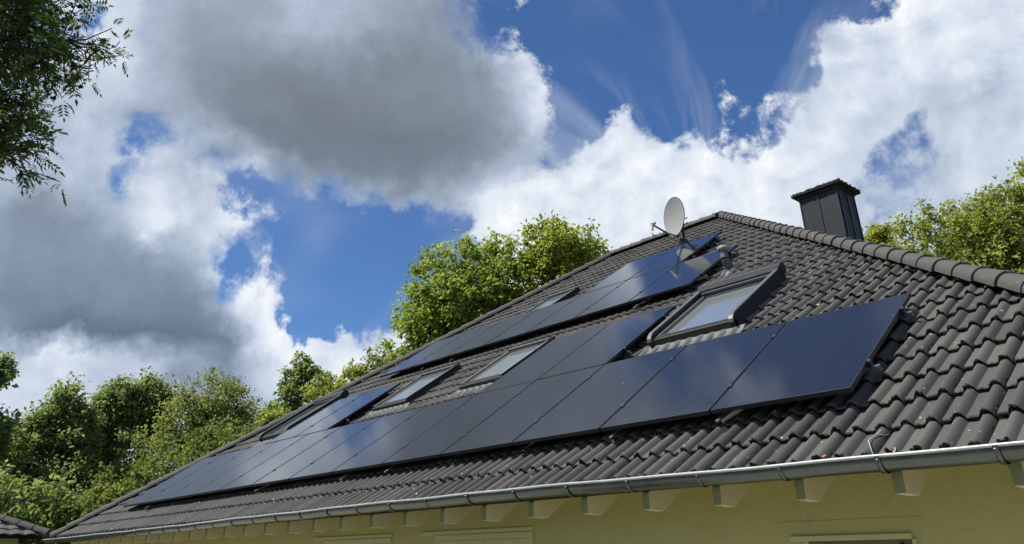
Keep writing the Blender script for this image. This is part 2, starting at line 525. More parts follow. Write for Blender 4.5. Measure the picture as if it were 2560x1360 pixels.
# ------------------------------------------------------------------ mesh helpers
class MB:
    """collects verts and faces and links them as ONE mesh object"""
    def __init__(s):
        s.v = []
        s.f = []
        s.m = []
        s.n = 0

    def add(s, verts, faces, mi=0):
        verts = np.asarray(verts, float).reshape(-1, 3)
        s.v.append(verts)
        for f in faces:
            s.f.append([i + s.n for i in f])
            s.m.append(mi)
        s.n += len(verts)

    def box(s, lo, hi, mi=0, mat=None):
        x0, y0, z0 = lo
        x1, y1, z1 = hi
        v = np.array([(x0, y0, z0), (x1, y0, z0), (x1, y1, z0), (x0, y1, z0), (x0, y0, z1), (x1, y0, z1), (x1, y1, z1), (x0, y1, z1)])
        if mat is not None:
            v = np.array([mat @ Vector(p) for p in v])
        s.add(v, [(0, 3, 2, 1), (4, 5, 6, 7), (0, 1, 5, 4), (1, 2, 6, 5), (2, 3, 7, 6), (3, 0, 4, 7)], mi)

    def tube(s, pts, rad, sides=8, mi=0, cap=True):
        pts = np.asarray(pts, float)
        n = len(pts)
        rad = np.broadcast_to(np.asarray(rad, float), (n,))
        t = np.gradient(pts, axis=0)
        t /= np.linalg.norm(t, axis=1)[:, None] + 1e-12
        ref = np.array([0, 0, 1.0]) if abs(t[0][2]) < 0.9 else np.array([1.0, 0, 0])
        a = np.cross(t, ref)
        a /= np.linalg.norm(a, axis=1)[:, None] + 1e-12
        b = np.cross(t, a)
        ang = np.linspace(0, 2 * math.pi, sides, endpoint=False)
        v = (pts[:, None, :] + rad[:, None, None] * (np.cos(ang)[None, :, None] * a[:, None, :] + np.sin(ang)[None, :, None] * b[:, None, :]))
        f = []
        for i in range(n - 1):
            for j in range(sides):
                f.append((i * sides + j, i * sides + (j + 1) % sides, (i + 1) * sides + (j + 1) % sides, (i + 1) * sides + j))
        if cap:
            f.append(tuple(range(sides))[::-1])
            f.append(tuple((n - 1) * sides + j for j in range(sides)))
        s.add(v.reshape(-1, 3), f, mi)

    def grid(s, P, mi=0, close=False):
        """P: (n, m, 3) array of points"""
        n, m = P.shape[:2]
        f = []
        for i in range(n - 1):
            for j in range(m - (0 if close else 1)):
                j2 = (j + 1) % m
                f.append((i * m + j, i * m + j2, (i + 1) * m + j2, (i + 1) * m + j))
        s.add(P.reshape(-1, 3), f, mi)

    def lathe(s, prof, origin, axis=(0, 0, 1), sides=24, mi=0):
        q = Vector(axis).to_track_quat('Z', 'Y').to_matrix()
        ang = np.linspace(0, 2 * math.pi, sides, endpoint=False)
        P = np.array([[np.array(q @ Vector((r * math.cos(a), r * math.sin(a), h))) + np.asarray(origin, float) for a in ang] for r, h in prof])
        s.grid(P, mi, True)

    def prism(s, poly, axis_vec, mi=0):
        """polygon (list of 3D points) pushed along axis_vec"""
        p = np.asarray(poly, float)
        n = len(p)
        q = p + np.asarray(axis_vec, float)
        f = [tuple(range(n))[::-1], tuple(n + i for i in range(n))]
        f += [(i, (i + 1) % n, n + (i + 1) % n, n + i) for i in range(n)]
        s.add(np.concatenate([p, q]), f, mi)

    def build(s, name, mats, parent=None, smooth=False, autosmooth=None, loc=None, rot=None, bevel=0.0):
        me = bpy.data.meshes.new(name)
        me.from_pydata(np.concatenate(s.v).tolist(), [], s.f)
        for m in (mats if isinstance(mats, (list, tuple)) else [mats]):
            me.materials.append(m)
        if any(s.m):
            me.polygons.foreach_set('material_index', s.m)
        if smooth:
            me.polygons.foreach_set('use_smooth', [True] * len(me.polygons))
            if autosmooth:
                me.set_sharp_from_angle(angle=math.radians(autosmooth))
        me.update()
        return link(name, me, parent, loc, rot, bevel)


def link(name, me, parent=None, loc=None, rot=None, bevel=0.0):
    o = bpy.data.objects.new(name, me)
    COL.objects.link(o)
    if parent is not None:
        o.parent = parent
    if loc is not None:
        o.location = loc
    if rot is not None:
        o.rotation_euler = rot
    if bevel:
        b = o.modifiers.new('bevel', 'BEVEL')
        b.width = bevel
        b.segments = 2
        b.limit_method = 'ANGLE'
    return o


def tag(o, label, cat=None, group=None, kind=None):
    if label:
        o['label'] = label
    if cat:
        o['category'] = cat
    if group:
        o['group'] = group
    if kind:
        o['kind'] = kind
    return o


def empty(name, loc=(0, 0, 0), rot=(0, 0, 0)):
    o = bpy.data.objects.new(name, None)
    o.empty_display_size = 0.2
    COL.objects.link(o)
    o.location = loc
    o.rotation_euler = rot
    return o


ROOF_ROT = (TH, 0, 0)
ROOF_LOC = (0, 0, Z0)


def R2W(u, v, n):
    """roof coordinates (along the eave, up the slope, off the surface) to world"""
    return np.array([u, v * CT - n * ST, v * ST + n * CT + Z0])


RNG = np.random.default_rng(11)

# ------------------------------------------------------------------ ground
b = MB()
b.add([(-1500, -1500, 0), (1500, -1500, 0), (1500, 1500, 0), (-1500, 1500, 0)], [(0, 1, 2, 3)])
g = b.build('ground', MAT['ground'])
tag(g, 'grass and bare earth around the house, out of the frame', None, None, 'structure')
b = MB()
b.box((-18.5, -4.0, -0.2), (3.2, 0.0, 0.012))
b.box((3.2, -14.0, -0.2), (26.0, 24.0, 0.012))
g = b.build('terrace', MAT['paving'])
tag(g, 'pale paving along the yellow house wall and beside the house', None, None, 'structure')

# unseen leafy screen, added behind the viewer so the gutter mirrors something dark
b = MB()
hr = np.random.default_rng(2)
hx = np.linspace(-40, 5, 100)
hz = np.concatenate([np.linspace(0, 3.2, 22), [3.4, 3.4]])
P = np.array([[(x, -15.5 + (0.0 if j < 22 else -1.6 * (j - 21)) + hr.normal(0, 0.13), max(0, z + (hr.normal(0, 0.18) if j > 10 else 0))) for x in hx] for j, z in enumerate(hz)])
b.grid(P[:, ::-1])
g = b.build('added_hedge', MAT['added_hedge'], smooth=False)
tag(g, 'dark leafy screen added unseen behind the viewer to darken the gutter reflection', None, None, 'structure')

# ------------------------------------------------------------------ the house
house = empty('house', (-7.4, 9.0, 0))
tag(house, 'yellow bungalow with a dark tiled hip roof covered in solar panels', 'house')
HL = Vector((7.4, -9.0, 0))          # children are placed from the world origin


def hpart(mb, name, mats, parent=house, **kw):
    o = mb.build(name, mats, None, **kw)
    o.parent = parent
    if parent is house:
        o.location = Vector(o.location) + HL
    return o


N_TOP = -0.112        # tops of the tile rolls at the lower edge of a course
GAUGE = 0.3545
V_EAVE = -0.668
PITCH = 0.152
ROLL0 = 0.2333        # one roll crest, the one left of a joint
ROLL_H = 0.042
LEAN = 0.034
HL_U, HL_SL = -17.55, 1.453        # left hip: u at the eave and dv/du
HR_U, HR_SL = 2.66, 1.262          # right hip
V_RIDGE = 10.75


def profile(x):
    """roll-and-pan section of a double-roll tile, x = distance along the course"""
    t = ((x - ROLL0) / PITCH + 0.5) % 1.0 - 0.5
    a = np.abs(t) * PITCH
    c = np.clip(a / 0.0375, 0, 1)
    h = np.where(a < 0.0375, 0.86 * np.sqrt(np.clip(1 - c ** 2, 0, 1)) + 0.14 * (0.5 + 0.5 * np.cos(math.pi * c)), 0.0)
    return h


def tile_n(u, v):
    k = math.floor((v - V_EAVE) / GAUGE)
    f = (v - V_EAVE) / GAUGE - k
    return N_TOP - LEAN * f - ROLL_H * (1 - float(profile(np.array([u]))[0]))


def tile_field(ulo, uhi, limits, nu=13, seed=1, vmax=V_RIDGE):
    """courses of concrete tiles, each with its own small lift, skew and tone; returns arrays"""
    rng = np.random.default_rng(seed)
    tw = 2 * PITCH
    j0 = ROLL0 + 0.047                       # right-hand edge of a tile
    first = math.floor((ulo - j0) / tw)
    last = math.ceil((uhi - j0) / tw)
    xs = np.linspace(0.003, tw - 0.003, nu * 2)
    V, F, T, MI = [], [], [], []
    base = 0
    nk = int(math.ceil((vmax - V_EAVE) / GAUGE))
    for k in range(nk):
        v0 = V_EAVE + k * GAUGE
        for j in range(first, last):
            u0 = j0 + j * tw
            la, lb = limits(v0)
            if u0 + tw < la or u0 > lb or la >= lb:
                continue
            tone = rng.uniform(0, 1)
            dn = rng.normal(0, 0.0022)
            sk = rng.normal(0, 0.006)
            dv = rng.normal(0, 0.004)
            us = u0 + xs
            pr = profile(us)
            drop = np.zeros_like(xs)
            drop[0] = -0.022
            drop[-1] = -0.014
            jag = rng.normal(0, 0.0016, len(xs))
            rowsv = [(0.004, -0.046, 1), (0.000, -0.009, 1), (0.008, 0.0, 0), (0.03, -0.002, 0), (GAUGE * 0.5, -LEAN * 0.5, 0), (GAUGE + 0.02, -LEAN - 0.0016, 0)]
            for (rv, rn, fr) in rowsv:
                nn = N_TOP + dn + rn - ROLL_H * (1 - pr) + drop + sk * (xs - tw / 2)
                lo_, hi_ = limits(v0 + rv)
                if k == 0 and rn == -0.046:
                    nn = nn - 0.024
                V.append(np.stack([np.clip(us, lo_, hi_), np.minimum(v0 + dv + rv + fr * jag, vmax), nn], 1))
            m = len(xs)
            for r in range(len(rowsv) - 1):
                a = base + r * m + np.arange(m - 1)
                F.append(np.stack([a, a + 1, a + m + 1, a + m], 1))
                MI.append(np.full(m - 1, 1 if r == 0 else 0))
                T.append(np.full(m - 1, tone))
            base += m * len(rowsv)
    return np.concatenate(V), np.concatenate(F), np.concatenate(MI), np.concatenate(T)


def quad_mesh(name, V, F, mats, tone=None, mi=None, smooth=False):
    me = bpy.data.meshes.new(name)
    nf, k = F.shape
    me.vertices.add(len(V))
    me.vertices.foreach_set('co', np.ascontiguousarray(V, dtype=np.float32).ravel())
    me.loops.add(nf * k)
    me.loops.foreach_set('vertex_index', np.ascontiguousarray(F, dtype=np.int32).ravel())
    me.polygons.add(nf)
    me.polygons.foreach_set('loop_start', np.arange(nf, dtype=np.int32) * k)
    for m in mats:
        me.materials.append(m)
    if mi is not None:
        me.polygons.foreach_set('material_index', np.ascontiguousarray(mi, dtype=np.int32))
    if smooth:
        me.polygons.foreach_set('use_smooth', np.ones(nf, dtype=bool))
    me.update(calc_edges=True)
    if tone is not None:
        at = me.attributes.new('tone', 'FLOAT', 'FACE')
        at.data.foreach_set('value', np.ascontiguousarray(tone, dtype=np.float32))
    me.validate()
    return me


def front_inside(u, v):
    return HL_U + (v - V_EAVE) / HL_SL - 0.02 < u < HR_U - (v - V_EAVE) / HR_SL + 0.10 and v < V_RIDGE


def front_limits(v):
    return HL_U + (v - V_EAVE) / HL_SL - 0.01, HR_U - (v - V_EAVE) / HR_SL + 0.01


V, F, MI, T = tile_field(-17.8, 2.9, front_limits, 19, 3)
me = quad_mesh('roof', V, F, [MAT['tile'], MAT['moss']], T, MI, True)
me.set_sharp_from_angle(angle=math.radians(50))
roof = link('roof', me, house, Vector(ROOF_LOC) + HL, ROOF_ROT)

# corners of the roof in world space, tile reference level
NREF = -0.150
EL_ = R2W(HL_U, V_EAVE, NREF)
ER_ = R2W(HR_U, V_EAVE, NREF)
AR_ = R2W(HR_U - (V_RIDGE - V_EAVE) / HR_SL, V_RIDGE, NREF)
AL_ = R2W(HL_U + (V_RIDGE - V_EAVE) / HL_SL, V_RIDGE, NREF)
YR = AR_[1]
BL_ = np.array([EL_[0], 2 * YR - EL_[1], EL_[2]])
BR_ = np.array([ER_[0], 2 * YR - ER_[1], ER_[2]])


def side_face(name, e0, e1, a0, a1, seed):
    """a tiled slope on another side of the house; e0-e1 eave, a0-a1 top (left to right seen from outside)"""
    ux = (e1 - e0) / np.linalg.norm(e1 - e0)
    vx = a0 - e0
    vx = vx - ux * vx.dot(ux)
    L = np.linalg.norm(vx)
    vx /= L
    W_ = np.linalg.norm(e1 - e0)
    s0 = (a0 - e0).dot(ux) / L
    s1 = (W_ - (a1 - e0).dot(ux)) / L
    lim = lambda v: ((v - V_EAVE) * s0, W_ - (v - V_EAVE) * s1)
    V, F, MI, T = tile_field(0, W_, lim, 5, seed, L + V_EAVE)
    me = quad_mesh(name, V, F, [MAT['tile'], MAT['moss']], T, MI, True)
    o = link(name, me, roof)
    nx = np.cross(ux, vx)
    m = Matrix.Identity(4)
    for i, a in enumerate((ux, vx, nx)):
        for r in range(3):
            m[r][i] = a[r]
    org = e0 - vx * V_EAVE - nx * NREF
    for r in range(3):
        m[r][3] = org[r]
    rw = Matrix.Translation(Vector(ROOF_LOC)) @ Matrix.Rotation(TH, 4, 'X')
    o.matrix_local = rw.inverted() @ m
    return o


side_face('roof_slope', ER_, BR_, AR_, AR_, 21)
side_face('roof_slope', BL_, EL_, AL_, AL_, 22)
side_face('roof_slope', BR_, BL_, AR_, AL_, 23)

# roof boards under the tiles
b = MB()
dz = np.array([0, 0, -0.075])
for poly in ((EL_, ER_, AR_, AL_), (ER_, BR_, AR_), (BR_, BL_, AL_, AR_), (BL_, EL_, AL_)):
    c = sum(poly) / len(poly)
    q = [c + (p - c) * 0.994 + dz for p in poly]
    b.prism(q, (0, 0, -0.028))
hpart(b, 'roof_boards', MAT['darkwood'])

# ridge and hip caps: tapered half-round tiles lapped one over the next, with pale clips
def cap_run(p0, p1, name, seed, step=0.345, r0=0.108, r1=0.090):
    rng = np.random.default_rng(seed)
    p0 = np.asarray(p0, float)
    p1 = np.asarray(p1, float)
    d = p1 - p0
    L = np.linalg.norm(d)
    d /= L
    side = np.cross(d, (0, 0, 1.0))
    side /= np.linalg.norm(side)
    upv = np.cross(side, d)
    b = MB()
    n = int(L / step)
    for i in range(n + 1):
        s0 = i * step
        s1 = min(L + 0.02, s0 + step + 0.075)
        w = rng.normal(0, 0.004, 2)
        rows = []
        for (s, r, lift) in ((s0, r0 - 0.016, 0.0), (s0, r0, 0.0), (s0 + 0.012, r0 + 0.003, 0.0), (s0 + step * 0.5, (r0 + r1) / 2, 0.0), (s1, r1 - 0.004, 0.0)):
            row = []
            for a in np.linspace(-0.10, math.pi + 0.10, 15):
                row.append(p0 + d * s + side * (math.cos(a) * r + w[0]) + upv * (math.sin(a) * r * 1.0 + w[1] * 0.6 - r0))
            rows.append(row)
        b.grid(np.array(rows), 0)
        c = p0 + d * (s0 + step - 0.012) + upv * 0.0015
        e = [c + side * x + d * y + upv * z for z in (-0.012, 0.006) for y in (-0.012, 0.020) for x in (-0.016, 0.016)]
        if s0 + step < L:
            b.add(e, [(0, 1, 3, 2), (4, 6, 7, 5), (0, 4, 5, 1), (2, 3, 7, 6), (0, 2, 6, 4), (1, 5, 7, 3)], 1)
    me = b.build(name, [MAT['tile'], MAT['zinc']], None, smooth=True, autosmooth=50)
    at = me.data.attributes.new('tone', 'FLOAT', 'FACE')
    at.data.foreach_set('value', np.full(len(me.data.polygons), 0.45, dtype=np.float32))
    me.parent = roof
    rw = Matrix.Translation(Vector(ROOF_LOC)) @ Matrix.Rotation(TH, 4, 'X')
    me.matrix_local = rw.inverted()
    return me


NC = -0.03
cE_L = R2W(HL_U - 0.02, V_EAVE - 0.02, NC)
cA_L = R2W(HL_U + (V_RIDGE - V_EAVE) / HL_SL, V_RIDGE, NC + 0.01)
cA_R = R2W(HR_U - (V_RIDGE - V_EAVE) / HR_SL, V_RIDGE, NC + 0.01)
cE_R = R2W(HR_U, V_EAVE, NC)
cap_run(cE_L, cA_L, 'hip_caps', 5)
cap_run(cE_R, cA_R, 'hip_caps', 6)
cap_run(cA_L, cA_R, 'ridge_caps', 7)
mir = lambda p: np.array([p[0], 2 * YR - p[1], p[2]])
cap_run(mir(cE_L), cA_L, 'hip_caps', 8, 0.345)
cap_run(mir(cE_R), cA_R, 'hip_caps', 9, 0.345)

# moss cushions on the tile noses and in the joints of the nearer courses
b = MB()
ico_v = []
ph = (1 + 5 ** 0.5) / 2
for s1 in (-1, 1):
    for s2 in (-1, 1):
        ico_v += [(0, s1, s2 * ph), (s1, s2 * ph, 0), (s2 * ph, 0, s1)]
ico_v = np.array(ico_v) / math.sqrt(1 + ph * ph)
ico_f = []
for i in range(12):
    for j in range(i + 1, 12):
        for l in range(j + 1, 12):
            p = ico_v[[i, j, l]]
            if max(np.linalg.norm(p[0] - p[1]), np.linalg.norm(p[1] - p[2]), np.linalg.norm(p[0] - p[2])) < 1.06:
                nrm = np.cross(p[1] - p[0], p[2] - p[0])
                ico_f.append((i, j, l) if nrm.dot(p.sum(0)) > 0 else (i, l, j))


def blob(b, c, r, mi=0, rng=RNG):
    v = ico_v * np.asarray(r) * rng.uniform(0.7, 1.3, (12, 1)) + np.asarray(c)
    b.add(v, ico_f, mi)


mr = np.random.default_rng(77)
for k in range(0, 13):
    v0 = V_EAVE + k * GAUGE
    for i in range(-52, 18):
        u0 = ROLL0 + i * PITCH
        if not front_inside(u0, v0 + 0.1) or (-15 < u0 < -0.05 and -0.05 < v0 < 1.75):
            continue
        near = max(0.0, 1 - max(0.0, -u0 - 1) / 7.0) * (1 if k < 9 else 0.6)
        cnt = mr.poisson((16 if k == 0 else 7) * near)
        for _ in range(cnt):
            du = mr.normal(0, 0.034)
            top = N_TOP - ROLL_H * (1 - float(profile(np.array([u0 + du]))[0]))
            r = mr.uniform(0.005, 0.012) * (1.35 if k == 0 else 1)
            blob(b, (u0 + du, v0 - r * 0.35 + mr.normal(0, 0.002), top - mr.uniform(0.0, 0.042 + (0.022 if k == 0 else 0))), (r * 1.2, r * 0.9, r * 0.9), 0, mr)
        if i % 2 == 0 and k < 9:
            for _ in range(mr.poisson(2.0 * near)):
                vv = v0 + mr.uniform(0.02, 0.34)
                blob(b, (u0 + 0.047, vv, tile_n(u0 + 0.047, vv) + 0.002), (0.004, mr.uniform(0.006, 0.02), 0.005), 0, mr)
ms = b.build('moss', MAT['moss'], roof)

# wall, eaves boards, rafters, gutter
WY = 0.02
b = MB()
x0, x1 = EL_[0] + 0.62, ER_[0] - 0.62
y1 = 2 * YR - WY
wt = Z0 - 0.30
b.box((x0, WY, -0.1), (x1, WY + 0.36, wt))
b.box((x0, y1 - 0.36, -0.1), (x1, y1, wt))
b.box((x0, WY + 0.36, -0.1), (x0 + 0.36, y1 - 0.36, wt))
b.box((x1 - 0.36, WY + 0.36, -0.1), (x1, y1 - 0.36, wt))
wall = hpart(b, 'wall', MAT['stucco'])

b = MB()
pts = [R2W(HL_U + 0.3, V_EAVE + 0.03, -0.243), R2W(HR_U - 0.3, V_EAVE + 0.03, -0.243), R2W(HR_U - 0.8, 0.35, -0.243), R2W(HL_U + 0.8, 0.35, -0.243)]
b.prism(pts, tuple(R2W(0, 0, 0.018) - R2W(0, 0, 0)))
hpart(b, 'eaves_board', MAT['board'])

raf0 = None
for i in range(-27, 4):
    u0 = 0.344 + 0.619 * i
    if u0 < HL_U + 0.7 or u0 > HR_U - 0.5:
        continue
    if raf0 is None:
        b = MB()
        zt = lambda y: (y - 0.245 * ST) / CT * ST - 0.245 * CT
        lo = lambda y: -0.712 + (y + 0.278) * math.tan(TH)
        prof = [(-0.44, -0.70), (-0.278, -0.708), (0.10, lo(0.10)), (0.10, zt(0.10)), (-0.44, zt(-0.44))]
        b.prism([(0, y, z) for y, z in prof], (0.066, 0, 0))
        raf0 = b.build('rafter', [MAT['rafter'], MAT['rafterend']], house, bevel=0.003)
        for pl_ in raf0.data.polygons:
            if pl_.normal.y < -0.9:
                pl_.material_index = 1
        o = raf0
    else:
        o = raf0.copy()
        COL.objects.link(o)
        o.parent = house
    o.location = Vector((u0, 0, Z0)) + HL

gx = np.array([-17.75, -10.85, -7.2, -4.4, -3.15, -0.5, 1.1, 2.8])
gz = np.array([-0.556, -0.531, -0.504, -0.497, -0.494, -0.512, -0.523, -0.535])
GR = 0.076
b = MB()
xs = np.linspace(-17.68, 2.78, 84)
zz = np.interp(xs, gx, gz) + 0.003 * np.sin(xs * 2.1) + 0.002 * np.sin(xs * 5.3 + 1)
yy = -0.565 + 0.003 * np.sin(xs * 1.7)
ang = np.linspace(math.pi, 2 * math.pi, 15)
outer = [(math.cos(a) * GR, math.sin(a) * GR) for a in ang]
bead = [(-GR + 0.009 - 0.011 * math.cos(t), 0.004 + 0.011 * math.sin(t)) for t in np.linspace(-0.6, 4.2, 8)]
back_ = [(GR, 0.02)]
inner = [(math.cos(a) * (GR - 0.003), math.sin(a) * (GR - 0.003)) for a in ang[::-1]]
sec = outer + back_ + inner
P = np.array([[(x, y + sy, Z0 + z + sz) for sy, sz in sec] for x, y, z in zip(xs, yy, zz)])
b.grid(P, 0)
gut = hpart(b, 'gutter', MAT['zinc'], smooth=True, autosmooth=40)
b = MB()
P = np.array([[(x, y - GR + 0.004 + 0.0105 * math.cos(t), Z0 + z + 0.004 + 0.0105 * math.sin(t)) for t in np.linspace(0, 2 * math.pi, 11)[:-1]] for x, y, z in zip(xs, yy, zz)])
b.grid(P, 0, True)
b.build('gutter_bead', MAT['lip'], gut, smooth=True)
for i in range(-27, 4):
    u0 = 0.375 + 0.6185 * i
    if u0 < -17.4 or u0 > 2.6:
        continue
    b = MB()
    z = float(np.interp(u0, gx, gz))
    rr = GR + 0.0045
    ring = np.linspace(math.pi * 0.96, 1.88 * math.pi, 13)
    P = np.array([[(u0 + dx, -0.565 + math.cos(a) * (rr + dr), Z0 + z - 0.004 + math.sin(a) * (rr + dr)) for dx, dr in ((-0.014, -0.004), (-0.014, 0), (0.014, 0), (0.014, -0.004))] for a in ring])
    b.grid(P, 0, True)
    blob(b, (u0, -0.565 - rr - 0.001, Z0 + z - 0.016), (0.017, 0.007, 0.013), 0)
    o = b.build('gutter_bracket', MAT['zinc'], gut, smooth=True)
    o.matrix_parent_inverse = Matrix.Identity(4)


# windows in the wall (only their heads reach into the photograph)
def wall_window(xa, xb, ztop, kind):
    h = 1.15
    b = MB()
    f = 0.055
    y0, y1_ = WY - 0.016, WY + 0.02
    if kind == 'frame':
        b.box((xa - 0.25, WY - 0.012, ztop), (xb, WY + 0.01, ztop + 0.035))          # raised head band
        b.box((xa, y0, ztop - f), (xb, y1_, ztop - 0.004))
        b.box((xa, y0, ztop - h), (xa + f, y1_, ztop - f))
        b.box((xb - f, y0, ztop - h), (xb, y1_, ztop - f))
        mid = (xa + xb) / 2
        b.box((mid - 0.04, y0, ztop - h), (mid + 0.04, y1_, ztop - f))
        w = hpart(b, 'window', MAT['frame'], bevel=0.003)
        for c0, c1 in ((xa + f, mid - 0.04), (mid + 0.04, xb - f)):
            b = MB()
            s = 0.05
            for lo_, hi_ in (((c0, ztop - f - s), (c1, ztop - f - 0.003)), ((c0, ztop - h), (c0 + s, ztop - f - s)), ((c1 - s, ztop - h), (c1, ztop - f - s))):
                b.box((lo_[0], WY - 0.008, lo_[1]), (hi_[0], WY + 0.012, hi_[1]))
            o = b.build('sash', MAT['frame'], None, bevel=0.003)
            o.parent = w
            b = MB()
            b.box((c0 + s, WY - 0.002, ztop - h), (c1 - s, WY + 0.004, ztop - f - s))
            o = b.build('pane', MAT['shade'], None)
            o.parent = w
    else:
        b.box((xa - 0.10, WY - 0.018, ztop - 0.012), (xb, WY + 0.01, ztop + 0.020))
        b.box((xa, y0, ztop - h), (xa + 0.03, y1_, ztop - 0.012))
        b.box((xb - 0.004, y0, ztop - h), (xb + 0.022, y1_, ztop - 0.012))
        w = hpart(b, 'window', MAT['frame'], bevel=0.003)
        b = MB()
        b.box((xa + 0.03, WY - 0.004, ztop - h), (xb - 0.004, WY + 0.006, ztop - 0.012))
        o = b.build('shutter', MAT['shade'], w)
        for x in (xa + 0.16, xb - 0.07):
            b = MB()
            b.lathe([(0, -0.002), (0.016, 0), (0.014, 0.014), (0, 0.018)], (x, WY - 0.006, ztop - 0.045), (0, -1, 0), 14)
            o = b.build('shutter_knob', MAT['covdark'], w, smooth=True)
        b = MB()
        b.box((-0.73, WY - 0.003, Z0 - 0.822), (0.265, WY + 0.01, Z0 - 0.806))
        o = b.build('head_band', MAT['stucco'], w)
    return w


wall_window(-4.66, -3.19, Z0 - 0.785, 'frame')
wall_window(-6.95, -5.47, Z0 - 0.785, 'frame')
wall_window(-0.53, 0.19, Z0 - 0.915, 'shutter')


# ------------------------------------------------------------------ roof windows, chimney, vent pipe (parts of the house)
def roof_part(b, name, mats, parent=None, **kw):
    """a mesh authored in roof coordinates"""
    if parent is None:
        o = b.build(name, mats, house, loc=Vector(ROOF_LOC) + HL, rot=ROOF_ROT, **kw)
    else:
        o = b.build(name, mats, parent, **kw)
    return o


def flashing(u0, u1, v_hi, v_lo, parent):
    """corrugated lead apron dressed over the tile rolls below a roof window"""
    us = np.linspace(u0 - 0.10, u1 + 0.10, int((u1 - u0 + 0.2) / 0.0105))
    vs = np.linspace(v_lo, v_hi, 9)
    rng = np.random.default_rng(int(abs(u0) * 100))
    jag = rng.normal(0, 0.004, len(us))
    up, dn = [], []
    for i, v in enumerate(vs):
        t = i / (len(vs) - 1)
        row, row2 = [], []
        for j, u in enumerate(us):
            n = N_TOP - 0.012 - ROLL_H * 0.95 * (1 - float(profile(np.array([u]))[0])) + 0.012 + 0.010 * t
            n = n * (1 - t ** 6) + (N_TOP + 0.002) * t ** 6
            vv = v + (jag[j] if i == 0 else 0)
            row.append((u, vv, n + 0.004))
            row2.append((u, vv, n - 0.002))
        up.append(row)
        dn.append(row2)
    b = MB()
    b.grid(np.array(up))
    b.grid(np.array(dn)[::-1])
    b.grid(np.array([dn[0], up[0]]))
    roof_part(b, 'lead_flashing', MAT['lead'], parent, smooth=True, autosmooth=60)


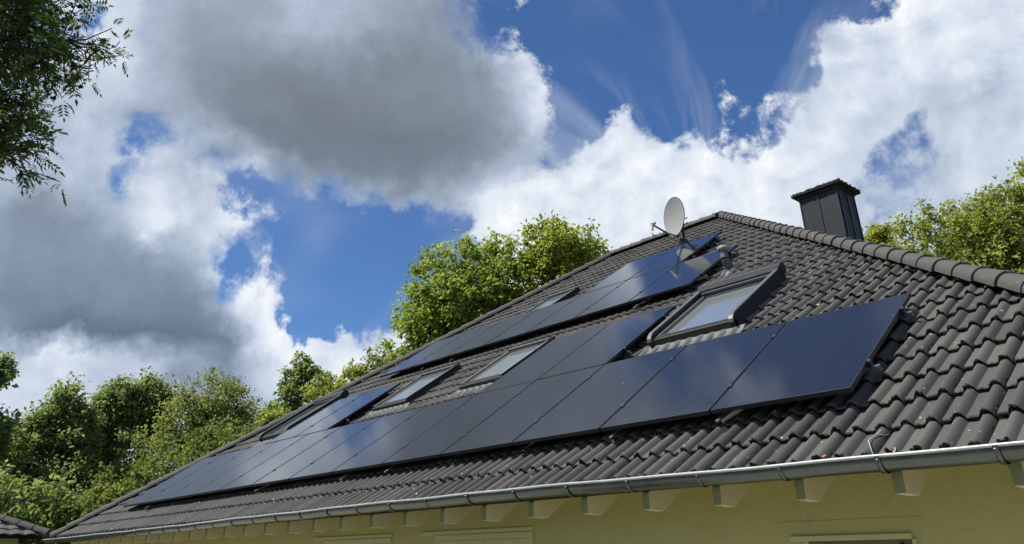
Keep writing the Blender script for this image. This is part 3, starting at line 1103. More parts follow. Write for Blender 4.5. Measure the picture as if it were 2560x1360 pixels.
def skylight(u0, u1, v0, v1, shutter):
    top = -0.015 if shutter else -0.035
    b = MB()
    fw = 0.05 if shutter else 0.032
    fr = MAT['bronze']
    # outer covers: bottom, sides, hood
    b.box((u0, v0, -0.14), (u1, v0 + 0.055, top - 0.022))
    b.box((u0 + 0.01, v0 + 0.055, -0.14), (u1 - 0.01, v0 + 0.095, top - 0.012))
    w = roof_part(b, 'roof_window', fr, None, bevel=0.004)
    b = MB()
    b.box((u0 + fw, v1 - 0.16, -0.14), (u1 - fw, v1 - 0.015, top + 0.012))
    roof_part(b, 'head_frame', MAT['covdark'], w, bevel=0.004)
    for s in (u0, u1 - fw):
        b = MB()
        if shutter:
            # tall guide rail, its nose rounded over at the lower end
            zt = 0.034
            prof = [(v0 - 0.02, -0.14), (v0 - 0.02, -0.045), (v0 - 0.008, -0.012), (v0 + 0.025, 0.014), (v0 + 0.085, zt - 0.004), (v1 - 0.10, zt), (v1, zt), (v1, -0.14)]
            b.prism([(s, y, z) for y, z in prof], (fw, 0, 0), 0)
            roof_part(b, 'guide_rail', MAT['covdark'], w, bevel=0.005)
            b = MB()
            q = prof[1:7]
            P = np.array([[(s + x, y - (0.004 if i < 2 else 0), z + 0.004) for x in (-0.003, fw + 0.003)] for i, (y, z) in enumerate(q)])
            P2 = P.copy()
            P2[:, :, 2] -= 0.012
            b.grid(P)
            b.grid(P2[:, ::-1])
            b.grid(np.stack([P[:, 0], P2[:, 0]], 1)[:, ::-1])
            b.grid(np.stack([P[:, 1], P2[:, 1]], 1))
            roof_part(b, 'rail_cover', MAT['cover'], w)
        else:
            b.box((s, v0 + 0.055, -0.14), (s + fw, v1 - 0.015, top - 0.004))
            roof_part(b, 'side_cover', MAT['covdark'], w, bevel=0.003)
            b = MB()
            b.box((s + 0.006, v0 + 0.04, top - 0.004), (s + fw - 0.004, v1 - 0.10, top + 0.005))
            roof_part(b, 'side_trim', MAT['trim'], w, bevel=0.002)
    # hood over the head of the sash, pale top
    b = MB()
    b.box((u0 + (fw if shutter else 0.0), v1 - 0.15, top + 0.012), (u1 - (fw if shutter else 0.0), v1 - 0.10, top + 0.026))
    roof_part(b, 'hood', MAT['cover'], w, bevel=0.003)
    # inner frame, stepped down to the pane
    b = MB()
    ins_ = 0.10 if shutter else 0.052
    pu0, pu1, pv0, pv1 = u0 + ins_, u1 - ins_, v0 + 0.105, v1 - 0.165
    zi = top - (0.050 if shutter else 0.030)
    st = ((u0 + fw, pu0, -0.004), (pu1, u1 - fw, -0.004))
    for a, c, dz_ in st:
        b.box((a, v0 + 0.10, -0.14), (c, v1 - 0.16, zi + (0.024 if shutter else 0.012)))
        if shutter:
            b.box((a + (0.02 if a < u0 + 0.1 else 0.0), v0 + 0.10, zi + 0.024), (c - (0.0 if a < u0 + 0.1 else 0.02), v1 - 0.16, zi + 0.038))
    b.box((pu0, pv1, -0.14), (pu1, v1 - 0.16, zi + 0.022))
    b.box((pu0, v0 + 0.10, -0.14), (pu1, pv0, zi + 0.010))
    roof_part(b, 'sash', MAT['blind'], w, bevel=0.003)
    b = MB()
    b.box((pu0, pv0, zi - 0.006), (pu1, pv1, zi))
    roof_part(b, 'pane', MAT['glass'], w)
    b = MB()
    b.box((pu0 - 0.006, pv0 - 0.004, zi + 0.010), (pu1 + 0.006, pv0 + 0.010, zi + 0.018))
    roof_part(b, 'glazing_strip', MAT['covdark'], w)
    if shutter:
        # roller box across the head with round end plates
        b = MB()
        a = np.linspace(0, 2 * math.pi, 25)
        rb, cv, cn = 0.068, v1 + 0.0, 0.006
        sec = [(cv - 0.13, -0.03), (cv - 0.125, 0.036), (cv - 0.06, 0.064)] + [(cv + math.sin(t) * rb, cn + math.cos(t) * rb) for t in np.linspace(-0.35, math.pi, 12)]
        b.prism([(u0 - 0.008, y, z) for y, z in sec], (u1 - u0 + 0.016, 0, 0))
        roof_part(b, 'roller_box', MAT['covdark'], w, bevel=0.004)  # dark colour carries the shade of the box front; its top is lighter
        b = MB()
        P = np.array([[(x, y, z + 0.004) for x in (u0 - 0.006, u1 + 0.006)] for y, z in sec[2:8]])
        P2 = P - np.array([0, 0, 0.006])
        b.grid(P)
        b.grid(P2[:, ::-1])
        b.grid(np.stack([P[0], P2[0]])[:, ::-1])
        roof_part(b, 'box_cover', MAT['bronze'], w, smooth=True)
        for s, d in ((u0 - 0.008, -1), (u1 + 0.008, 1)):
            b = MB()
            b.lathe([(0, 0.016), (0.062, 0.014), (0.074, 0.004), (0.074, -0.02), (0.06, -0.02)], (s, cv, cn), (d, 0, 0), 28)
            roof_part(b, 'end_plate', MAT['covdark'], w, smooth=True, autosmooth=40)
    else:
        b = MB()
        b.box((u0 + 0.004, v1 - 0.115, -0.14), (u1 - 0.004, v1 + 0.012, top + 0.004))
        roof_part(b, 'head_cover', MAT['bronze'], w, bevel=0.005)
    flashing(u0, u1, v0 + 0.01, v0 - 0.225, w)
    return w


skylight(-3.20, -2.03, 2.30, 3.78, True)
skylight(-9.41, -8.42, 2.45, 3.80, False)
skylight(-6.98, -6.02, 2.45, 3.80, False)
skylight(-9.08, -8.25, 6.23, 7.38, False)
skylight(-13.43, -12.25, 2.30, 3.80, True)

# chimney, clad in dark sheet with standing seams, mossy slab on top
CX0, CX1, CY0, CY1, CZT = -4.53, -3.70, 9.0, 9.70, Z0 + 5.60
b = MB()
b.box((CX0, CY0, Z0 + 3.2), (CX1, CY1, CZT))
chim = hpart(b, 'chimney', MAT['slate'])
b = MB()
for x in (CX0, (CX0 + CX1) / 2 - 0.02, CX1 - 0.03):
    b.box((x, CY0 - 0.018, Z0 + 3.2), (x + 0.022, CY0 + 0.006, CZT - 0.003))
for y in (CY0 + 0.03, (CY0 + CY1) / 2, CY1 - 0.03):
    b.box((CX1 - 0.006, y, Z0 + 3.2), (CX1 + 0.018, y + 0.022, CZT - 0.003))
    b.box((CX0 - 0.018, y, Z0 + 3.2), (CX0 + 0.006, y + 0.022, CZT - 0.003))
b.build('seam', MAT['seam'], chim, bevel=0.002)
b = MB()
b.box((CX0 - 0.03, CY0 - 0.03, CZT - 0.05), (CX1 + 0.03, CY1 + 0.03, CZT - 0.001))
b.build('collar', MAT['seam'], chim)
cr = np.random.default_rng(4)
b = MB()
n = 34
ov = 0.115
xs = np.linspace(CX0 - ov, CX1 + ov, n)
ys = np.linspace(CY0 - ov, CY1 + ov, n)
top = np.zeros((n, n, 3))
for i, x in enumerate(xs):
    for j, y in enumerate(ys):
        e = min(i, j, n - 1 - i, n - 1 - j)
        r = 0.010 * cr.normal() * (0.4 if e > 2 else 1.0)
        edge = (x - CX0) / (CX1 - CX0)
        z = CZT + 0.062 + r + 0.014 * max(0, edge) * cr.random() + 0.004 * math.sin(x * 9) * math.sin(y * 8)
        top[i, j] = (x + 0.006 * cr.normal() * (e == 0), y + 0.006 * cr.normal() * (e == 0), z - (0.016 if e == 0 else 0))
bot = top.copy()
bot[:, :, 2] = CZT
b.grid(top)
b.grid(bot[:, ::-1])
for a_, c_ in ((top[0], bot[0]), (bot[-1], top[-1]), (bot[:, 0], top[:, 0]), (top[:, -1], bot[:, -1])):
    b.grid(np.stack([a_, c_]))
for _ in range(240):
    t = cr.random()
    side = cr.integers(0, 3)
    if side == 0:
        c = (CX1 + ov, CY0 - ov + t * (CY1 - CY0 + 2 * ov), CZT + cr.uniform(0.0, 0.07))
    elif side == 1:
        c = (CX0 - ov + t * (CX1 - CX0 + 2 * ov), CY0 - ov, CZT + cr.uniform(0.03, 0.065))
    else:
        c = (cr.uniform(CX0, CX1 + ov), cr.uniform(CY0 - ov, CY1), CZT + 0.066)
    r = cr.uniform(0.008, 0.022) * (1.0 if side == 0 else 0.5)
    blob(b, c, (r, r, r * 0.9), 0, cr)
b.build('cap', MAT['cap'], chim)

# vent pipe through the tiles
P0 = R2W(-3.50, 5.14, -0.10)
b = MB()
pa = [P0 + np.array(q) for q in ((0, 0.06, -0.05), (0.0, 0.02, 0.03), (-0.005, -0.035, 0.085), (-0.012, -0.055, 0.13), (-0.012, -0.055, 0.155))]
b.tube(pa, [0.062, 0.064, 0.062, 0.058, 0.057], 20)
pb = [P0 + np.array(q) for q in ((-0.012, -0.055, 0.145), (-0.011, -0.055, 0.17), (-0.010, -0.055, 0.30))]
b.tube(pb, [0.064, 0.058, 0.057], 24)
b.lathe([(0.065, -0.012), (0.068, 0), (0.065, 0.012), (0.058, 0.014)], P0 + np.array((-0.012, -0.055, 0.150)), (0.0, 0, 1), 24)
pipe = hpart(b, 'vent_pipe', MAT['pipe'], smooth=True, autosmooth=50)
b = MB()
cb = P0 + np.array((-0.010, -0.055, 0.275))
b.lathe([(0.057, -0.026), (0.080, -0.017), (0.095, 0.0), (0.098, 0.022), (0.091, 0.039), (0.068, 0.051), (0.026, 0.056), (0, 0.057)], cb, (0.0, 0, 1), 32)
b.build('vent_cap', MAT['pipecap'], pipe, smooth=True, autosmooth=50)
b = MB()
us = np.linspace(-3.50 - 0.19, -3.50 + 0.19, 37)
vs = np.linspace(4.93, 5.36, 10)
rim = lambda t: 0.006 + 0.05 * max(0.0, 1 - abs(t) * 6)
Pm = np.array([[(u, v, tile_n(u, 4.95) - 0.0 * v + 0.010 + 0.055 * math.exp(-(((u + 3.5) / 0.085) ** 2 + ((v - 5.10) / 0.10) ** 2)) + 0.006 * (v - 4.93)) for u in us] for v in vs])
b.grid(Pm)
Q = Pm.copy()
Q[:, :, 2] -= 0.012
b.grid(Q[::-1])
b.grid(np.stack([Q[0], Pm[0]]))
b.grid(np.stack([Pm[:, 0], Q[:, 0]], 0))
b.grid(np.stack([Q[:, -1], Pm[:, -1]], 0))
o = b.build('base_plate', MAT['cover'], pipe, smooth=True, autosmooth=50)
o.matrix_local = Matrix.Translation(Vector(ROOF_LOC)) @ Matrix.Rotation(TH, 4, 'X')

# ------------------------------------------------------------------ solar panels on their rails
PW, PH, GAP = 1.134, 1.722, 0.020
PX, PY = PW + GAP, PH + GAP


def panel_meshes():
    fw, d = 0.011, 0.035
    b = MB()
    b.box((-PW, 0, -d), (0, fw, 0))
    b.box((-PW, PH - fw, -d), (0, PH, 0))
    b.box((-PW, fw, -d), (-PW + fw, PH - fw, 0))
    b.box((-fw, fw, -d), (0, PH - fw, 0))
    fr = b.build('frame', MAT['black'], None, bevel=0.0015)
    b = MB()
    b.box((-PW + fw, fw, -0.008), (-fw, PH - fw, -0.0016))
    gl = b.build('glass', MAT['solar'], None)
    b = MB()
    b.box((-PW + fw, fw, -0.014), (-fw, PH - fw, -0.009))
    bk = b.build('back_sheet', MAT['black'], None)
    return fr, gl, bk


FR, GL, BK = panel_meshes()
first_panel = True


def place_panel(u, v, label, group, jit):
    global first_panel
    root = empty('solar_panel', Vector(R2W(u, v, jit)), ROOF_ROT)
    tag(root, label, 'solar panel', group)
    for src in (FR, GL, BK):
        if first_panel:
            o = src
        else:
            o = src.copy()
            COL.objects.link(o)
        o.parent = root
    first_panel = False
    return root


def ordinal(i):
    return ['first', 'second', 'third', 'fourth', 'fifth', 'sixth', 'seventh', 'eighth', 'ninth', 'tenth', 'eleventh', 'twelfth', 'thirteenth'][i]


V3 = 4.474
pr_ = np.random.default_rng(5)
LOW = {0: 'dark blue solar panel nearest the viewer, right end of the long lowest row',
       12: 'solar panel at the far left end of the long lowest row above the gutter'}
for i in range(13):
    place_panel(-i * PX, 0.0, LOW.get(i, 'black solar panel, %s from the right in the long lowest row above the gutter' % ordinal(i)),
                'solar panels of the lowest row', pr_.normal(0, 0.0012))
for i, lab in ((3, 'black solar panel left beside the big roof window with the open roller shutter'),
               (4, 'black solar panel of the middle row overlapping a pale roof window on its left')):
    place_panel(-i * PX, PY, lab, 'solar panels of the middle row', pr_.normal(0, 0.0012))
for i, lab in ((0, 'solar panel of the far middle pair, the one nearer the pale roof window'),
               (1, 'solar panel of the far middle pair, right against the far shuttered roof window')):
    place_panel(-9.815 - i * PX, PY + 0.01, lab, 'solar panels of the middle row', pr_.normal(0, 0.0012))
UPP = {0: 'solar panel behind the grey vent pipe, right end of the long upper row',
       6: 'solar panel at the far left end of the long upper row, below the left hip'}
for i in range(7):
    place_panel(-3.801 - i * PX, V3, UPP.get(i, 'black solar panel, %s from the right in the long upper row' % ordinal(i)),
                'solar panels of the upper row', pr_.normal(0, 0.0012))
for i, lab in ((1, 'topmost solar panel just below the satellite dish, with the reflection of the dish'),
               (2, 'topmost solar panel left of the one below the satellite dish')):
    place_panel(-3.801 - i * PX, V3 + PY, lab, 'solar panels of the topmost pair', pr_.normal(0, 0.0012))

# rails along each row, with their clamps
rows = [
    (0.045, -15.02, 0.0, 13, 0.0, 'aluminium rail under the %s part of the lowest solar row'),
    (-3.42, -5.82, PY, 2, -3.462, 'aluminium rail under the %s part of the pair beside the big roof window'),
    (-9.77, -12.14, PY + 0.01, 2, -9.815, 'aluminium rail under the %s part of the far pair of the middle row'),
    (-3.755, -11.90, V3, 7, -3.801, 'aluminium rail under the %s part of the upper solar row'),
    (-4.91, -7.28, V3 + PY, 2, -4.955, 'aluminium rail under the %s part of the topmost pair'),
]
for ua, ub, v, cnt, us_, lab in rows:
    for part, f in (('lower', 0.232), ('upper', 0.795)):
        vv = v + PH * f
        root = empty('mounting_rail', Vector(R2W(ua, vv, -0.06)), ROOF_ROT)
        tag(root, lab % part, 'mounting rail', 'mounting rails of the solar panels')
        b = MB()
        L = ua - ub
        for lo, hi in (((-0.018, -0.020), (0.018, -0.016)), ((-0.018, 0.014), (0.018, 0.018)), ((-0.018, -0.016), (-0.014, 0.014)), ((0.014, -0.016), (0.018, 0.014)), ((-0.014, -0.002), (0.014, 0.001))):
            b.box((-L, lo[0], lo[1]), (0.03, hi[0], hi[1]))
        b.build('profile', MAT['alu'], root)
        # hooks that carry the rail
        h0 = None
        for q in range(int(L / 1.2) + 1):
            b = MB()
            x = -0.35 - q * 1.2
            if -x > L:
                continue
            b.box((x - 0.017, -0.05, -0.026), (x + 0.017, 0.0, -0.020))
            b.box((x - 0.017, -0.05, -0.075), (x + 0.017, -0.044, -0.020))
            b.box((x - 0.017, -0.05, -0.080), (x + 0.017, 0.10, -0.074))
            b.build('roof_hook', MAT['steel'], root)
        for q in range(cnt + 1):
            x = us_ - q * PX - ua + (0.010 if 0 < q < cnt else (0.004 if q == 0 else PW - PX * 0 - PW + 0.016))
            b = MB()
            if 0 < q < cnt:
                b.box((x - 0.019, -0.026, 0.0602), (x + 0.019, 0.026, 0.0645))
                b.box((x - 0.007, -0.026, 0.018), (x + 0.007, 0.026, 0.0602))
                b.lathe([(0.008, 0.0), (0.008, 0.007), (0.0, 0.008)], (x, 0, 0.0645), (0, 0, 1), 10, 1)
            else:
                d = 1 if q == 0 else -1
                b.box((min(x - d * 0.012, x + d * 0.006), -0.022, 0.0602), (max(x - d * 0.012, x + d * 0.006), 0.022, 0.0645), 0)
                b.box((min(x, x + d * 0.026), -0.022, 0.018), (max(x, x + d * 0.026), 0.022, 0.060))
                b.lathe([(0.008, 0.0), (0.008, 0.007), (0.0, 0.008)], (x + d * 0.013, 0, 0.060), (0, 0, 1), 10, 1)
            b.build('clamp', [MAT['black'], MAT['alu']], root)

# flat support strips that show below the lower edges of the rows
for u, v, lab in ((-1.10, -0.03, 'first thin grey support strip from the right below the lowest solar row'),
                  (-2.19, -0.04, 'second thin grey support strip from the right below the lowest solar row'),
                  (-5.67, -0.06, 'third thin grey support strip from the right below the lowest solar row'),
                  (-9.10, -0.05, 'fourth thin grey support strip from the right below the lowest solar row'),
                  (-13.6, -0.09, 'thin grey support strip farthest left below the lowest solar row'),
                  (-4.79, 4.33, 'thin grey support strip below the upper solar row, above the big roof window'),
                  (-9.40, 4.40, 'thin grey support strip below the upper solar row, near its left end')):
    b = MB()
    b.box((-0.016, 0.0, -0.012), (0.016, 0.55, -0.002))
    b.box((-0.016, 0.0, -0.020), (0.016, 0.003, -0.012))
    o = b.build('support_strip', MAT['lead'], None, bevel=0.001)
    o.location = Vector(R2W(u, v, -0.078))
    o.rotation_euler = ROOF_ROT
    tag(o, lab, 'support strip', 'support strips below the solar panels')

# ------------------------------------------------------------------ satellite dish
PF = R2W(-6.16, 8.45, -0.13)
dishroot = empty('satellite_dish', Vector(PF))
tag(dishroot, 'grey satellite dish on a short dark mast near the ridge of the roof', 'satellite dish')
b = MB()
b.tube([(0, 0, -0.05), (0, 0, 0.22), (0.0, 0.0, 0.66)], 0.026, 14)
b.build('mast', MAT['steel'], dishroot, smooth=True, autosmooth=60)
b = MB()
b.lathe([(0.105, -0.02), (0.105, 0.05), (0.095, 0.10), (0.07, 0.145), (0.035, 0.16)], (0, 0, 0), (0, -0.45, 0.9), 24)
b.box((-0.22, -0.13, -0.02), (0.15, 0.16, 0.012), 0, Matrix.Rotation(TH, 4, 'X'))
b.build('roof_collar', MAT['steel'], dishroot, smooth=True, autosmooth=50)
nd = Vector((-0.334, -0.911, 0.0)).normalized()
nd = (nd * math.cos(math.radians(-2)) + Vector((0, 0, 1)) * math.sin(math.radians(-2))).normalized()
ru = Vector((0, 0, 1)).cross(nd).normalized()
uu = nd.cross(ru).normalized()
DC = Vector((-0.02, -0.23, 0.59))
Rw, Rh, dep = 0.365, 0.400, 0.062
b = MB()
rr = np.linspace(0.02, 1.0, 12)
aa = np.linspace(0, 2 * math.pi, 48, endpoint=False)


def dpt(r, a, off):
    return np.array(DC + ru * (r * Rw * math.cos(a)) + uu * (r * Rh * math.sin(a)) + nd * (dep * (r * r - 1) + off))


F_ = np.array([[dpt(r, a, 0.0) for a in aa] for r in rr])
b.grid(F_, 0, True)
b.add([dpt(0.02, a, 0.0) for a in aa], [tuple(range(48))], 0)
B_ = np.array([[dpt(r, a, -0.008) for a in aa] for r in rr])
b.grid(B_[::-1], 1, True)
b.add([dpt(0.02, a, -0.008) for a in aa], [tuple(range(48))[::-1]], 1)
rimp = np.array([[dpt(1.0, a, 0.0) for a in aa], [dpt(1.018, a, 0.002) for a in aa], [dpt(1.022, a, -0.012) for a in aa], [dpt(1.0, a, -0.018) for a in aa], [dpt(1.0, a, -0.008) for a in aa]])
b.grid(rimp, 1, True)
b.build('reflector', [MAT['dish'], MAT['dishback']], dishroot, smooth=True, autosmooth=40)
b = MB()
mt = Vector((0.0, 0, 0.54))
c0 = DC - nd * (dep + 0.01)
b.tube([c0 + uu * 0.12, c0 + uu * 0.12 - nd * 0.05, mt + Vector((0, 0, 0.06))], 0.016, 8)
b.tube([c0 - uu * 0.10, c0 - uu * 0.10 - nd * 0.05, mt + Vector((0, 0, -0.06))], 0.016, 8)
b.tube([mt + Vector((0, 0, -0.09)), mt + Vector((0, 0, 0.10))], 0.044, 12)
for dz_ in (-0.06, 0.05):
    b.tube([mt + Vector((0.03, 0.05, dz_)), mt + Vector((0.12, 0.03, dz_ + 0.01))], 0.008, 6)
    b.tube([mt + Vector((-0.05, 0.05, dz_)), mt + Vector((0.09, 0.055, dz_ + 0.006))], 0.009, 6)
b.build('bracket', MAT['steel'], dishroot)
foc = DC + nd * 0.52 - uu * 0.21
foot = DC - uu * (Rh + 0.03) - nd * 0.045
sag = (foot + foc) / 2 - uu * 0.055
b = MB()
for s in (-0.012, 0.012):
    b.tube([c0 - uu * 0.12 + ru * s, foot + ru * s, foot * 0.55 + foc * 0.45 - uu * 0.055 + ru * s, foc - uu * 0.03 + ru * s], 0.012, 8)
b.build('feed_arm', MAT['cover'], dishroot, smooth=True)
b = MB()
ax = (DC - foc).normalized()
b.lathe([(0, -0.02), (0.026, -0.018), (0.028, 0.05), (0.032, 0.055), (0.032, 0.085), (0.028, 0.09), (0, 0.092)], foc - ax * 0.03, tuple(ax), 18)
b.tube([foc - ax * 0.01, foc - ax * 0.03 - uu * 0.05, foc - ax * 0.03 - uu * 0.13], [0.026, 0.030, 0.026], 12)
b.build('receiver_head', MAT['lnb'], dishroot, smooth=True, autosmooth=50)
b = MB()
h = foc - ax * 0.03 - uu * 0.13
for k_ in range(3):
    s = (k_ - 1) * 0.016
    b.tube([h + ru * s, h - uu * (0.07 + 0.01 * k_) + nd * 0.02 + ru * s, h - uu * 0.135 - nd * 0.05 + ru * s * 1.6, h - uu * 0.11 - nd * 0.12 + ru * s, h - uu * 0.02 - nd * 0.165 + ru * s * 0.4], 0.006, 6)
b.build('cable', MAT['cable'], dishroot, smooth=True)

# ------------------------------------------------------------------ little things lying on the tiles
b = MB()
tp = [(0.262, -0.345), (0.256, -0.41), (0.243, -0.47), (0.236, -0.52), (0.240, -0.565), (0.262, -0.62), (0.292, -0.70)]
b.tube([R2W(u, v, tile_n(u, v) + 0.012 + 0.006 * math.sin(i * 2.1)) for i, (u, v) in enumerate(tp)], [0.002, 0.003, 0.0035, 0.003, 0.0035, 0.003, 0.002], 7)
b.tube([R2W(0.247, -0.45, tile_n(0.247, -0.45) + 0.012), R2W(0.275, -0.40, tile_n(0.275, -0.40) + 0.014), R2W(0.285, -0.375, tile_n(0.285, -0.375) + 0.012)], [0.0025, 0.002, 0.0014], 6)
o = b.build('twig', MAT['twig'], None, smooth=True)
tag(o, 'bleached forked twig lying on the lowest tiles above the gutter', 'twig')
for (u, v, a, s, lab) in ((-0.035, -0.655, 0.4, 0.030, 'small dry orange leaf between two tile ends just above the gutter'),
                          (0.41, -0.66, 1.6, 0.022, 'small pale dry leaf on the gutter edge right of the forked twig')):
    b = MB()
    pts = []
    for t in np.linspace(0, 1, 7):
        w = 0.42 * math.sin(math.pi * t) ** 0.8
        x = (t - 0.5) * 2
        for q in (-1, 0, 1):
            pu = u + s * (x * math.cos(a) - q * w * math.sin(a))
            pv = v + s * (x * math.sin(a) + q * w * math.cos(a))
            pts.append(R2W(pu, pv, N_TOP - 0.022 + 0.006 * abs(q) + 0.006 * x))
    b.grid(np.array(pts).reshape(7, 3, 3))
    b.grid((np.array(pts).reshape(7, 3, 3) - np.array([0, 0, 0.0012]))[::-1])
    o = b.build('fallen_leaf', MAT['dryleaf'] if s > 0.025 else MAT['twig'], None, smooth=True)
    tag(o, lab, 'leaf')


# ------------------------------------------------------------------ trees
LEAF = dict(
    maple=mat_leaf('maple_leaf', [(0.0, (0.100, 0.140, 0.052)), (0.5, (0.165, 0.212, 0.082)), (1.0, (0.255, 0.290, 0.140))], 0.55),
    light=mat_leaf('fresh_green_leaf', [(0.0, (0.135, 0.165, 0.036)), (0.5, (0.215, 0.245, 0.060)), (1.0, (0.310, 0.325, 0.120))], 0.55),
    bright=mat_leaf('bright_green_leaf', [(0.0, (0.115, 0.160, 0.034)), (0.5, (0.195, 0.250, 0.058)), (1.0, (0.295, 0.335, 0.105))], 0.55),
    yellow=mat_leaf('yellow_green_leaf', [(0.0, (0.130, 0.165, 0.034)), (0.5, (0.235, 0.265, 0.056)), (1.0, (0.350, 0.350, 0.105))], 0.58),
    bush=mat_leaf('bush_leaf', [(0.0, (0.075, 0.108, 0.026)), (0.5, (0.130, 0.168, 0.040)), (1.0, (0.220, 0.245, 0.080))], 0.45),
    dark=mat_leaf('dark_needle', [(0.0, (0.018, 0.032, 0.018)), (1.0, (0.038, 0.056, 0.032))], 0.15),
    grey=mat_leaf('sparse_leaf', [(0.0, (0.135, 0.170, 0.050)), (0.6, (0.225, 0.260, 0.085)), (1.0, (0.310, 0.335, 0.145))], 0.45),
    ash=mat_leaf('ash_leaf', [(0.0, (0.046, 0.082, 0.024)), (0.6, (0.076, 0.122, 0.034)), (1.0, (0.125, 0.170, 0.050))], 0.48),
    pod=mat_leaf('brown_seed_pod', [(0.0, (0.045, 0.026, 0.020)), (1.0, (0.11, 0.06, 0.045))], 0.1),
)
BARK = mat_bark('tree_bark', (0.030, 0.025, 0.020), (0.075, 0.065, 0.052))


def unit(a):
    return a / (np.linalg.norm(a, axis=-1, keepdims=True) + 1e-9)


def leaf_quads(pos, axis, nrm, ln, wd, fold=0.25):
    """kite leaves folded along the midrib: 2 quads would be heavy, a bent kite of 2 tris reads the same"""
    axis = unit(axis)
    side = unit(np.cross(nrm, axis))
    n2 = np.cross(axis, side)
    ln = ln[:, None]
    wd = wd[:, None]
    a = pos
    b_ = pos + axis * ln * 0.42 + side * wd * 0.5 + n2 * wd * fold
    c = pos + axis * ln - n2 * ln * 0.12
    d = pos + axis * ln * 0.42 - side * wd * 0.5 + n2 * wd * fold
    V = np.stack([a, b_, c, d], 1).reshape(-1, 3)
    i = np.arange(len(pos))[:, None] * 4
    F = np.concatenate([i + np.array([[0, 1, 2]]), i + np.array([[0, 2, 3]])], 1).reshape(-1, 3)
    return V, F


def skeleton(tips, base, top, rng, trunk_r, forks=0.35):
    """joins every twig clump to the trunk through the nearest node already grown"""
    nodes = [np.array(base, float)]
    par = [-1]
    nt = 9
    for i in range(1, nt + 1):
        t = i / nt
        p = np.array(base) * (1 - t) + np.array(top) * t + rng.normal(0, 0.05, 3) * (1 if i < nt else 0.3) * np.linalg.norm(np.array(top) - base) * 0.12
        nodes.append(p)
        par.append(len(nodes) - 2)
    order = np.argsort(np.linalg.norm(tips - np.array(top), axis=1) + 0.6 * (tips[:, 2] - top[2]))
    isleaf = []
    for q in order:
        tip = tips[q]
        N = np.array(nodes)
        d = tip - N
        dist = np.linalg.norm(d, axis=1)
        cost = dist + 1.6 * np.maximum(0, N[:, 2] - tip[2] + 0.15 * dist) + 0.02 * np.arange(len(N)) / len(N)
        cost[0] += 1e3
        cost[1] += 10
        j = int(np.argmin(cost))
        seg = max(1, int(dist[j] / 0.55))
        p0 = N[j]
        last = j
        for s in range(1, seg + 1):
            t = s / seg
            p = p0 * (1 - t) + tip * t
            p = p + np.array([0, 0, -0.10 * dist[j] * math.sin(math.pi * t)]) + rng.normal(0, 0.03, 3) * (s < seg)
            nodes.append(p)
            par.append(last)
            last = len(nodes) - 1
        isleaf.append(last)
    nodes = np.array(nodes)
    par = np.array(par)
    area = np.zeros(len(nodes))
    for l in isleaf:
        area[l] += 1.0
    for i in range(len(nodes) - 1, 0, -1):
        area[par[i]] += area[i]
    rad = np.sqrt(np.maximum(area, 0.5) / max(area[0], 1)) * trunk_r
    return nodes, par, np.maximum(rad, 0.008)


def limb_mesh(b, nodes, par, rad, sides=5):
    for i in range(1, len(nodes)):
        j = par[i]
        r0 = min(rad[j], rad[i] * 1.5)
        b.tube([nodes[j], nodes[i]], [r0, rad[i]], sides if rad[i] < 0.06 else 9, 0, False)


